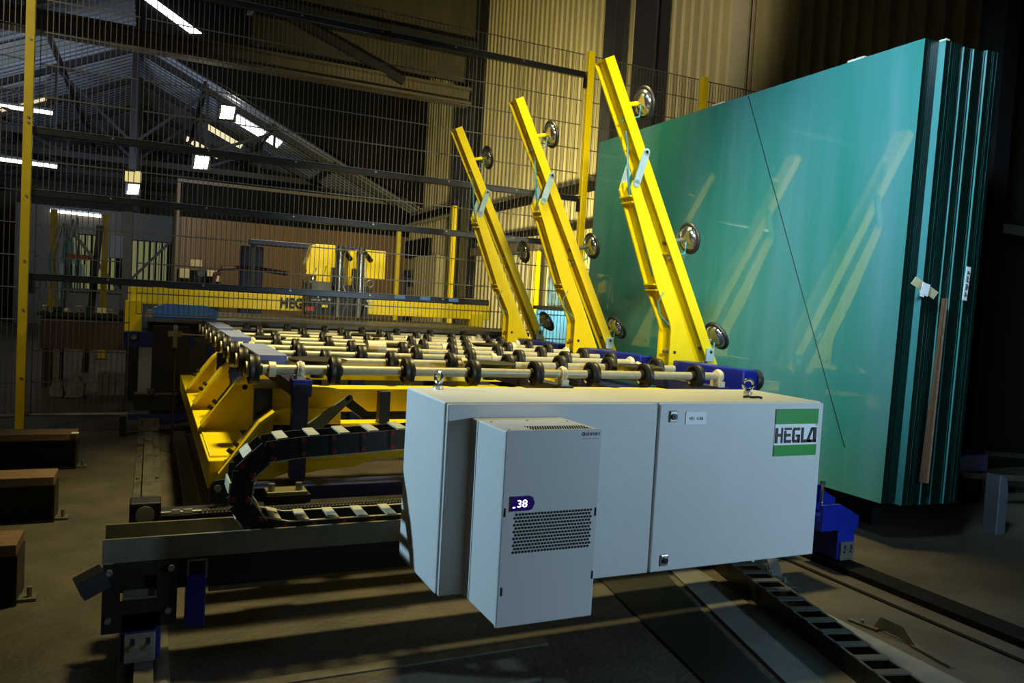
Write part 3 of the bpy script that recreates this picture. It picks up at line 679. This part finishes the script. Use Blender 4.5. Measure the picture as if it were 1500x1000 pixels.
# cross shaped limit switch
t = thing('limit_switch', (.17, 6.2, 0), 'cross shaped metal limit switch on a thin dark pole left of the rollers', 'switch')
MB().cyl((.17, 6.2, 0), (.17, 6.2, .82), .008, 8).build('pole', BLACK, t)
b = MB(); b.prism([(.155, .78), (.185, .78), (.185, .86), (.215, .86), (.215, .90), (.185, .90), (.185, .945), (.155, .945), (.155, .90), (.12, .90), (.12, .86), (.155, .86)], 'y', 6.18, 6.2); b.build('cross_plate', RAIL, t)
MB().bar((.2, 6.19, .88), (.42, 6.19, .875), .008).build('wire_arm', STEEL, t)

# ================================================================== CABLE CHAINS
def link_proto(name, y, wid, h, pitch, parent, cross, x0=0, z0=0, red=True):
    """a link lies along +X, origin at its centre"""
    L = pitch*.56; o = None
    for s in (-1, 1):
        yy = y+s*wid/2
        q = MB().prism([(-L, -h/2), (L*.9, -h/2), (L, -h*.2), (L, h*.2), (L*.9, h/2), (-L, h/2)], 'y', yy-.005, yy+.005).build(name if o is None else 'side_plate', CHAINM)
        if o is None: o = q
        else: q.parent = o
        e = MB().box(-L*.98, L*.88, yy-.0055, yy+.0055, h/2, h/2+.003).build('edge_strip', cross); e.parent = o
        if red and s < 0:
            for dz in (-h*.34, h*.34):
                r = MB().cyl((pitch*.35, yy-.0065, dz), (pitch*.35, yy-.0045, dz), .009, 10).build('red_cap', REDM); r.parent = o
    for sg in (1, -1):
        c = MB().box(-pitch*.17, pitch*.17, y-wid/2-.004, y+wid/2+.004, sg*(h/2)-.003+sg*.003, sg*(h/2)+.003+sg*.003).build('crossbar', cross); c.parent = o
    return o
ch = thing('cable_chain', (.6, 2.757, .37), 'black plastic cable chain looping round beside the yellow frame, red dots and pale crossbars', 'cable chain')
path = []
n = 40
for k in range(n): path.append((1.0-k*(1.0-.43)/n, .726-.032*(k/n)))
cx, cz, rr = .43, .550, .146
for k in range(n): a = math.pi/2+math.pi*k/n*1.0; path.append((cx+rr*math.cos(a)*1.0, cz+rr*math.sin(a)*1.0))
for k in range(n): path.append((.43+k*(.57)/n, .404))
# resample by arc length
def resample(path, step):
    out = [path[0]]; acc = 0
    for p, q in zip(path, path[1:]):
        d = math.dist(p, q); 
        while d > 0 and acc+d >= step:
            f = (step-acc)/d; p = (p[0]+(q[0]-p[0])*f, p[1]+(q[1]-p[1])*f); out.append(p); d = math.dist(p, q); acc = 0
        acc += d
    return out
rs = resample(path, .105); lp = None
for p, q in zip(rs, rs[1:]):
    ang = math.atan2(q[1]-p[1], q[0]-p[0]); m = ((p[0]+q[0])/2, (p[1]+q[1])/2)
    if lp is None: lp = link_proto('chain_link', 0, .135, .070, .105, None, CROSSM); o = lp
    else: o = dup(lp)
    o.parent = ch; o.location = Vector((m[0], 2.757, m[1]))-ch.location; o.rotation_euler = (0, -ang, 0)
# floor chain
fc = thing('cable_chain', (2.4, 2.3, 0), 'long dark cable chain lying along the floor below the cabinet, grey crossbars', 'cable chain')
A = Vector((2.66, 3.2, .045)); B = Vector((2.10, 1.15, .045)); L = (B-A).length; n = int(L/.105)
flp = None
for k in range(n):
    p = A.lerp(B, (k+.5)/n)
    if flp is None: flp = link_proto('chain_link', 0, .115, .075, .105, None, CROSSG, red=False); o = flp
    else: o = dup(flp)
    o.parent = fc; o.location = p-fc.location; d = B-A; o.rotation_euler = (0, 0, math.atan2(d.y, d.x))

# ================================================================== ARMS
def make_arm(Y, label):
    D = .13
    t = thing('tilting_arm', (3.2, Y, .90), label, 'lifting arm')
    # main beam : two side plates, web on the glass side
    top = Vector((2.437, 2.742)); bot = Vector((3.375, .90)); d = (bot-top).normalized(); nrm = Vector((-d.y, d.x)); nrm = nrm if nrm.x > 0 else -nrm
    def P(s, o): q = top+d*s+nrm*o; return (q.x, q.y)
    L = (bot-top).length; hw = .034
    mb_ = MB(); mb_.prism([P(0, -hw), P(L, -hw), P(L, hw), P(0, hw)], 'y', Y, Y+.010); mb_.prism([P(0, -hw), P(L, -hw), P(L, hw), P(0, hw)], 'y', Y+D-.01, Y+D)
    mb_.prism([P(0, hw-.008), P(L, hw-.008), P(L, hw), P(0, hw)], 'y', Y+.01, Y+D-.01)
    mb_.prism([P(0, -.004), P(L, -.004), P(L, .004), P(0, .004)], 'y', Y+.01, Y+D-.01)
    mbo = mb_.build('main_beam', YEL, t)
    for s in (.0, .55, 1.25): MB().prism([P(s, -hw+.004), P(s+.008, -hw+.004), P(s+.008, -.004), P(s, -.004)], 'y', Y+.01, Y+D-.01).build('rib', YEL, t)
    # drive beam : wider, with a kink near the base
    poly = [(2.640, 1.985), (2.652, 2.03), (2.675, 2.045), (2.70, 2.035), (2.712, 2.0), (3.003, 1.402), (3.245, .89), (3.012, .89), (3.012, 1.135), (2.995, 1.185), (2.883, 1.395)]
    b = MB(); b.prism(poly, 'y', Y-.004, Y+.008); b.prism(poly, 'y', Y+D-.01, Y+D+.002)
    # recessed web between the side plates, set back from the -X edge
    def inset(p, q, dd):
        p, q = Vector(p), Vector(q); k = (q-p).normalized(); nn = Vector((k.y, -k.x)); nn = nn if nn.x > 0 else -nn
        return [tuple(p+nn*dd), tuple(q+nn*dd), tuple(q+nn*(dd+.008)), tuple(p+nn*(dd+.008))]
    for p, q in (((2.645, 1.97), (2.883, 1.395)), ((2.883, 1.395), (2.995, 1.18)), ((3.012, 1.14), (3.012, .89))):
        b.prism(inset(p, q, .03), 'y', Y+.008, Y+D-.01)
    b.build('drive_beam', YEL, t)
    for (x, z) in ((2.655, 1.94), (2.67, 1.905), (2.875, 1.41), (2.89, 1.375)):
        MB().prism([(x-.012, z+.004), (x+.035, z+.004), (x+.035, z-.004), (x-.012, z-.004)], 'y', Y+.006, Y+D-.008).build('rib', YEL, t)
    for (x, z, r) in ((2.672, 2.012, .010), (3.05, .985, .011)): MB().cyl((x, Y-.0055, z), (x, Y-.003, z), r, 12).build('pivot_hole', HOLE, t)
    # link plates
    for yy in (Y-.016, Y+D+.004):
        b = MB(); b.bar((2.735, yy+.005, 2.215), (2.676, yy+.005, 2.015), .010, .046, (-.9, 0, .3)); b.cyl((2.735, yy, 2.215), (2.735, yy+.010, 2.215), .023, 14); b.cyl((2.676, yy, 2.015), (2.676, yy+.010, 2.015), .023, 14)
        b.build('link_plate', LINK, t)
        MB().cyl((2.735, yy-.003, 2.215), (2.735, yy+.013, 2.215), .010, 12).build('pivot_pin', DARK, t)
    # suction cups on the glass side
    for s in (.285, 1.19, 1.93):
        q = top+d*s; n3 = Vector((nrm.x, 0, nrm.y)); n3 = Vector((.97, 0, .24)).normalized() if s < 1.9 else Vector((.80, 0, .5)).normalized()
        base = Vector((q.x, Y+D/2, q.y)); ln = .20 if s < 1.9 else .16
        b0 = MB().cyl(base-n3*.02, base+n3*(ln-.05), .014, 8).build('suction_stem', YEL if s < .5 else STEEL, t)
        c_ = MB().lathe(base+n3*(ln-.06), n3, [(.022, -.01), (.035, .0), (.055, .004), (.075, .018), (.085, .036), (.087, .046)], 20).build('suction_cup', CHROME, t, smooth=True)
        MB().ring(base+n3*(ln-.012), n3, .092, .013, 24, 8).build('cup_lip', RUB, t, smooth=True)
        MB().tube([base+n3*(ln-.06)+Vector((0, -.03, -.02)), base+n3*(ln-.08)+Vector((0, -.05, -.09)), base+Vector((0, -.03, -.10))], .006, 6).build('cup_hose', HOSE, t)
    # air hoses
    MB().tube([(2.60, Y+.03, 2.33), (2.60, Y-.005, 2.22), (2.605, Y-.01, 2.10), (2.635, Y+.01, 2.0), (2.66, Y+.03, 1.93)], .006, 6).build('air_hose', HOSE, t)
    MB().tube([(2.70, Y+.03, 1.88), (2.76, Y+.03, 1.75), (2.83, Y+.03, 1.56), (2.87, Y+.03, 1.46)], .006, 6).build('air_hose', HOSE, t)
    MB().tube([(2.93, Y-.01, 1.36), (2.89, Y-.012, 1.30), (2.91, Y-.01, 1.22), (2.99, Y-.008, 1.16)], .005, 6).build('air_hose', HOSE, t)
    MB().box(3.30, 3.36, Y-.02, Y+.0, .93, 1.02).build('lug', LINK, t, bevel=.006)
    MB().cyl((3.33, Y-.024, .995), (3.33, Y-.018, .995), .010, 12).build('pivot_hole', HOLE, t)
    MB().cyl((3.0, Y+.05, .985), (3.06, Y+.05, .985), .012, 8).build('bolt', STEEL, t)
    MB().box(3.02, 3.34, Y, Y+D, .70, .90).build('base_block', BLACK, t)
    return t
arm1 = make_arm(4.05, 'nearest and tallest looking yellow tilting arm in front of the green glass')
dup(arm1, (3.15, 5.2, .90), None, 'middle yellow tilting arm with suction cups beside the far glass edge')
dup(arm1, (3.13, 6.38, .90), None, 'farthest and leftmost yellow tilting arm by the fence')
# blue side boxes that carry the arms
sp = None
for k, (y0, y1) in enumerate([(3.40, 4.14), (4.42, 5.5), (5.62, 6.7)]):
    b = MB(); b.box(3.045, 3.16, y0, y1, .80, .935); o = b.build('side_box', BLUE, con, bevel=.012); o['label'] = 'bright blue box beside the arm base'
    MB().lathe((3.16, y0+.05, .875), (1, 0, 0), [(.058, 0), (.062, .01), (.062, .035), (.05, .04)], 20).build('end_wheel', RUB, con, smooth=True)
MB().box(2.9, 3.3, 3.4, 6.95, .55, .70).build('side_beam', NAVY, con); 
for y in (3.5, 5, 6.5): MB().box(3.0, 3.12, y, y+.12, .0, .55).build('leg', NAVY, con)

# ================================================================== CUTTING TABLE AND BRIDGE
t = thing('cutting_table', (1.7, 9, 0), 'dark flat cutting table behind the fence under the yellow bridge', 'cutting table')
MB().box(-.05, 3.58, 7.22, 9.9, .915, .955).build('table_top', mat('table_felt', (.10, .09, .065), .42, 0, .25, 2), t, bevel=.004)
MB().box(-.02, 3.55, 7.26, 9.85, .80, .912).build('frame', BLACK, t)
for x in (.1, 1.8, 3.3):
    for y in (7.5, 9.6): MB().box(x, x+.14, y, y+.14, 0, .80).build('leg', NAVY, t)
for (x, y) in ((.0, 7.16), (.18, 7.2)): pass
b1 = MB().box(-.2, .35, 7.25, 7.4, .70, .83).build('end_box', NAVY, t)
for x in (-.12, .26): MB().cyl((x, 7.235, .785), (x, 7.25, .785), .022, 12).build('bolt', STEEL, t)
tag(MB().box(.02, .55, 7.5, 7.9, .957, 1.03).prism([(.02, 1.03), (.12, 1.07), (.45, 1.07), (.55, 1.03)], 'y', 7.5, 7.9).build('wrapped_sheet', TARP), 'pale blue plastic wrapped bundle on the left end of the cutting table', 'bundle')
t = thing('cutting_bridge', (1.8, 9.1, .95), 'long yellow cutting bridge beam with black lettering across the table', 'cutting bridge')
MB().box(-.22, 3.88, 9.0, 9.18, 1.03, 1.205).build('beam', YEL, t, bevel=.006)
MB().box(-.24, -.08, 8.95, 9.2, .72, 1.06).build('end_leg', YEL, t); MB().box(-.22, -.10, 9.0, 9.15, 0, .72).build('end_foot', BLACK, t); MB().box(3.62, 3.78, 8.95, 9.2, 0, 1.10).build('end_leg', YEL, t)
text('HEGLA', 1.315, 8.994, 1.065, .155, INK, t, width=.42, off=.006)
MB().box(.02, .14, 9.0, 9.2, 1.205, 1.26).build('end_cap', YEL, t)
MB().box(3.60, 3.68, 9.0, 9.18, 1.205, 1.29).build('end_cap', YEL, t)
h = thing('cutter_carriage', (2.1, 8.9, 1.0), 'cutting head carriage with yellow covers and silver cylinders on the bridge', 'cutting head')
b = MB(); b.prism([(1.62, 1.45), (1.62, 1.58), (1.68, 1.80), (1.73, 1.82), (1.95, 1.82), (1.95, 1.38), (1.74, 1.38), (1.74, 1.45)], 'y', 9.2, 9.45); b.build('cover', YEL, h, bevel=.008)
MB().box(2.22, 2.56, 9.2, 9.45, 1.45, 1.80).build('cover', YEL, h, bevel=.008)
MB().box(2.10, 2.20, 9.15, 9.3, 1.2, 1.78).build('cover_post', YEL, h)
for x in (1.93, 2.17):
    MB().cyl((x, 8.85, 1.26), (x, 8.85, 1.72), .052, 14).build('cylinder', CHROME, h, smooth=True)
    MB().cyl((x, 8.85, 1.72), (x, 8.85, 1.80), .058, 12, .03).build('cylinder_cap', BLACK, h)
    MB().cyl((x, 8.85, .99), (x, 8.85, 1.26), .026, 10).build('piston', STEEL, h)
    MB().box(x-.07, x+.07, 8.9, 8.98, 1.35, 1.55).build('clamp', DARK, h)
    MB().cyl((x+.02, 8.9, 1.78), (x+.16, 9.0, 1.66), .03, 8).build('pipe_elbow', BLACK, h)
MB().box(1.58, 2.30, 8.93, 9.0, 1.0, 1.36).build('carriage_plate', BLACK, h)
MB().box(1.60, 1.84, 8.86, 8.92, 1.24, 1.38).build('grey_box', RAIL, h)
for x, z in ((1.64, 1.16), (1.76, 1.17), (2.26, 1.18), (2.26, 1.12)): MB().box(x, x+.10, 8.91, 8.93, z, z+.02).build('bright_strip', REFL, h)
MB().box(1.57, 1.66, 8.84, 8.90, 1.045, 1.09).build('red_box', REDB, h)
MB().box(1.76, 1.82, 8.88, 8.92, 1.09, 1.12).build('yellow_box', YEL, h)
for k in range(7):
    x = 1.56+k*.11; MB().tube([(x, 8.92, 1.0+.05*(k % 2)), (x+.04, 8.86, 1.2), (x-.03, 8.88, 1.4), (x+.02, 8.95, 1.5+.03*(k % 3))], .008, 5).build('hose', [BLACK, STEEL, RAIL][k % 3], h)
b = MB()
for k in range(3): b.cyl((1.54+k*.04, 8.85, 1.02), (1.54+k*.04, 8.85, 1.36), .012, 8)
b.build('guide_rod', CHROME, h)
MB().ring((2.33, 9.0, 1.39), (0, 1, 0), .04, .010).build('hand_wheel', STEEL, h)
t = tag(MB().box(1.07, 2.62, 10.0, 10.12, 1.80, 1.87).build('cable_boom', NAVY, bevel=.01), 'dark blue horizontal cable boom above the cutting bridge', 'boom')
MB().box(1.10, 1.15, 10.04, 10.09, 0, 1.80).build('post', BLACK, t)
b = MB(); b.prism([(2.50, 1.22), (2.49, 1.40), (2.53, 1.55), (2.60, 1.58), (2.66, 1.52), (2.67, 1.36), (2.70, 1.30), (2.66, 1.22)], 'y', 10.4, 10.55)
j = tag(b.build('safety_jacket', LIME, bevel=.02), 'lime high visibility jacket hanging behind the bridge at right of the silver cylinders', 'jacket')
for z in (1.30, 1.25): MB().box(2.49, 2.70, 10.385, 10.40, z, z+.03).build('reflective_band', REFL if z < 1.28 else BLACK, j)
MB().prism([(2.40, 1.12), (2.40, 1.24), (2.44, 1.29), (2.50, 1.30), (2.53, 1.22), (2.52, 1.12)], 'y', 10.38, 10.5).build('sleeve', LIME, j, bevel=.01)
MB().cyl((2.60, 10.48, 0), (2.60, 10.48, 1.25), .015, 8).build('stand', BLACK, j)
# things behind the bridge at left
tag(MB().box(1.22, 1.55, 12.5, 12.8, 0, 1.92).build('dark_cabinet', NAVY, bevel=.02), 'dark blue upright cabinet in front of the brown facade', 'cabinet')
t = thing('valve_station', (.5, 10.5, 1.2), 'cluster of pale lit boxes and a round dial behind the bridge', 'valve station')
for (x0, x1, z0, z1) in ((.42, .56, 1.48, 1.58), (.30, .42, 1.34, 1.46), (.62, .74, 1.38, 1.46), (.70, .78, 1.32, 1.40)): MB().box(x0, x1, 10.4, 10.55, z0, z1).build('box', CREAM, t, bevel=.01)
MB().cyl((.55, 10.38, 1.42), (.55, 10.42, 1.42), .05, 16).build('dial', CHROME, t)
MB().box(.28, .80, 10.55, 10.65, 0, 1.45).build('panel', DARK, t)
MB().tube([(.68, 10.42, 1.22), (.72, 10.4, 1.42), (.80, 10.4, 1.50), (1.2, 10.4, 1.52), (1.6, 10.4, 1.48)], .03, 8).build('pipe', mat('maroon_pipe', (.10, .03, .025), .5, 0, .1, 5), t)
# work bench and clutter at far left
t = thing('work_bench', (-.6, 10.3, 0), 'dark brown work bench behind the inner fence at left', 'bench')
MB().box(-1.15, -.12, 10.1, 10.8, .82, .87).build('bench_top', DARK, t); MB().box(-1.12, -.15, 10.15, 10.75, .45, .80).build('drawer_front', mat('bench_brown', (.06, .028, .014), .6, 0, .2, 4), t)
for x in (-1.1, -.22): MB().box(x, x+.06, 10.2, 10.7, 0, .82).build('leg', BLACK, t)
for k in range(9):
    x = -1.12+k*.11; hgt = random.uniform(.04, .10)
    tag(MB().box(x, x+random.uniform(.05, .1), 10.2, 10.3, .872, .872+hgt).build('small_part', [STEEL, DARK, CREAM][k % 3], bevel=.008), 'small metal part on the work bench, %s one from its left end' % ['first', 'second', 'third', 'fourth', 'fifth', 'sixth', 'seventh', 'eighth', 'ninth'][k], 'part', 'parts on the work bench')
tag(MB().prism([(-.80, 0), (-.62, 0), (-.60, .12), (-.68, .24), (-.74, .12)], 'y', 9.2, 9.5).build('crumpled_bag', GREYW, bevel=.02), 'crumpled white bag on the floor left of the white crate', 'bag')
tag(MB().prism([(-.95, 0), (-.80, 0), (-.82, .14), (-.88, .2), (-.93, .10)], 'y', 9.25, 9.5).build('crumpled_bag', GREYW, bevel=.02), 'smaller crumpled white bag at the far left of the floor clutter', 'bag')
t = thing('white_crate', (-.4, 9.6, 0), 'white slatted plastic crate on the floor behind the fence', 'crate')
for k in range(5): MB().box(-.50+k*.062, -.455+k*.062, 9.5, 9.52, 0, .24).build('slat', GREYW, t)
MB().box(-.50, -.20, 9.52, 9.8, 0, .22).build('body', GREYW, t)
t = thing('hose_reel', (-.95, 10.5, 1.4), 'bluish bundle of hoses and bottles hanging behind the yellow inner post', 'hose bundle')
for k in range(5): MB().tube([(-1.10+k*.04, 11, 1.0), (-1.14+k*.05, 11, 1.5), (-1.05+k*.05, 11, 1.9+.03*k), (-.95+k*.03, 11, 1.7), (-.92+k*.03, 11, 1.1)], .012, 6).build('hose', [HOSE, STEEL, LINK][k % 3], t)
for k, x in enumerate((-1.0, -.88, -.78)): MB().cyl((x, 10.9, 1.28), (x, 10.9, 1.44), .035, 10).build('bottle', [LINK, CHROME, LINK][k], t)
MB().box(-.95, -.70, 10.95, 11.0, 1.5, 1.56).build('shelf_lip', REDM, t)
MB().box(-1.0, -.96, 11.0, 11.04, 0, 1.9).build('pole', BLACK, t)
tag(MB().box(-1.19, -.69, 24.85, 25.03, 1.95, 2.62).build('dark_screen', BLACK, bevel=.01), 'dark square monitor hanging left of the backlit sheets', 'monitor')
tag(MB().bar((-.79, 12, .0), (-.66, 12, 2.0), .08).build('dark_pole', BLACK), 'thick dark leaning pole left of the inner yellow post', 'pole')
# blue wrapped goods behind fence right
t = thing('wrapped_stack', (5.7, 10.6, 0), 'blue film wrapped stack behind the fence between the arms', 'wrapped stack')
MB().box(5.6, 6.2, 10.0, 11.15, .1, 1.2).build('wrapping', TARP, t, bevel=.03); MB().box(5.58, 6.22, 9.98, 11.17, 1.2, 1.26).build('lid', BLACK, t); MB().box(5.6, 6.2, 10, 11.15, 0, .1).build('pallet', WOOD, t)
tag(MB().box(5.75, 6.15, 10.2, 11.1, 1.265, 1.75).build('film_roll_heap', mat('film_dim', (.12, .22, .36), .4, 0, .4, 5), bevel=.05), 'dim bluish film heap on top of the blue wrapped stack', 'film')
# thin yellow posts along the right wall and inner fence at left
for k, (x, y, zt, zb, lab) in enumerate([(6.1, 22-1.3, 3.1, 0, 'thin yellow post at the right end of the brown facade'), (6.1, 16.4, 3.4, 0, 'thin yellow post left of the farthest arm'), (6.1, 12.1, 2.2, 0, 'thin yellow post between the farthest and middle arms'), (-.70, 14.1, 2.33, 0, 'thin yellow inner fence post left of the bridge'), (-1.42, 14.1, 2.33, 0, 'thin yellow inner fence post beside the big left post')]):
    o = thing('yellow_post', (x, y, 0), lab, 'post')
    w_ = (.11, .10, .075, .09, .09)[k]
    MB().box(x-w_/2, x+w_/2, y, y+w_, 0.01, zt).build('post', YELD if k > 2 else YEL, o); MB().box(x-w_, x+w_, y-w_*.5, y+w_*1.5, 0, .012).build('base_plate', BLACK, o)

# ================================================================== SAFETY FENCE
FY = 7.15
fe = thing('safety_fence', (1.6, FY, 0), 'tall black wire mesh safety fence with yellow posts and dark rails', 'fence')
def wires(x0, x1, z0, z1, y=FY, step=.04, hz=None):
    b = MB(); r = .0031; n = int((x1-x0)/step)
    for k in range(n+1):
        x = x0+k*step
        b.add([(x-r, y, z0), (x+r, y, z0), (x, y+2*r, z0), (x-r, y, z1), (x+r, y, z1), (x, y+2*r, z1)], [(0, 1, 4, 3), (1, 2, 5, 4), (2, 0, 3, 5)])
    r2 = .0050
    for z in hz:
        if z0-.01 <= z <= z1+.01: b.add([(x0, y-r2, z-r2), (x0, y-r2, z+r2), (x0, y+r2, z), (x1, y-r2, z-r2), (x1, y-r2, z+r2), (x1, y+r2, z)], [(0, 1, 4, 3), (1, 2, 5, 4), (2, 0, 3, 5)])
    return b.build('mesh_panel', WIRE, fe, kind='stuff')
HZ = [.16+.249*k for k in range(15)]+[3.87]
wires(-.84, -.15, .16, 3.87, hz=HZ); wires(-.11, 3.6, .985, 3.87, hz=HZ+[.985]); wires(3.62, 4.0, .16, 3.87, hz=HZ); wires(4.1, 5.48, .16, 3.87, hz=HZ); wires(5.56, 6.4, .16, 3.87, hz=HZ)
# left panel turned a little towards the camera
b = MB(); r = .0026
nw = 38
for k in range(nw):
    x = -.93-k*.036; y = FY-.06-k*.010
    b.add([(x-r, y, .16), (x+r, y, .16), (x, y+2*r, .16), (x-r, y, 3.87), (x+r, y, 3.87), (x, y+2*r, 3.87)], [(0, 1, 4, 3), (1, 2, 5, 4), (2, 0, 3, 5)])
for z in HZ: b.bar((-.90, FY-.06, z), (-.90-nw*.036, FY-.06-nw*.010, z), .006)
b.build('mesh_panel', WIRE, fe, kind='stuff')
for k, (x, zt) in enumerate([(-.90, 4.6), (4.05, 3.895), (5.52, 3.89)]):
    y = FY-.075 if k else FY-.11
    wdt = .062 if k == 0 else .068
    p = MB().box(x-wdt/2, x+wdt/2, y, y+.06, 0, zt).build('post', YELD if k == 0 else YEL, fe, bevel=.003)
    if k == 0:
        for z in (.45, .98, 1.36, 1.86, 2.46, 2.42, 3.05): 
            s = MB().cyl((x+.005, y-.010, z), (x+.005, y, z), .010, 8).build('bolt', BOLT, p)
for (x0, x1, z) in ((-.87, 3.05, 1.24), (-.87, 4.03, 1.895), (-.87, 4.03, 2.375), (-.87, 4.03, 3.65)):
    b = MB(); b.box(x0, x1, FY-.055, FY-.010, z-.026, z+.026)
    o = b.build('rail', PROF, fe, bevel=.004)
    MB().box(x0, x1, FY-.062, FY-.008, z+.026, z+.031).build('lit_rail_lip', LIPLIT, o)
    n = 0; pr = None
    x = x0+.55
    while x < x1:
        if pr is None: pr = MB().cyl((x, FY-.062, z+.012), (x, FY-.055, z+.012), .009, 8).build('rivet', STEEL, o); px0 = x
        else: q = pr.copy(); COL.objects.link(q); q.location = (x-px0, 0, 0)
        x += .72
    for xe in ((x1-.02,) if x1 > 3.5 else (x0+.02,)):
        MB().box(xe-.02, xe+.02, FY-.06, FY-.02, z-.13, z-.028).build('end_bracket', BLACK, o)
    if z < 1.3:
        for xx in (2.08, 2.33, 2.62): MB().box(xx, xx+.10, FY-.058, FY-.055, z-.006, z+.026).build('blue_tape', LAV if 0 else mat('blue_tape_%d' % int(xx*100), (.08, .22, .5), .5, 0, 0), o)
MB().cyl((-.87, FY-.03, .15), (-.12, FY-.03, .15), .014, 10).build('bottom_rail', ALU, fe)
MB().cyl((-.92, FY-.07, .15), (-2.3, FY-.46, .15), .014, 10).build('bottom_rail', ALU, fe)
MB().box(-.96, -.84, FY-.14, FY-.02, 0, .008).build('base_plate', BLACK, fe)
# leaning yellow corner piece at the left edge
tag(MB().bar((-1.01, 6.45, .05), (-1.09, 6.5, 1.15), .05, .05).build('leaning_bar', YELD), 'yellow bar leaning at the extreme left edge of the view', 'bar')
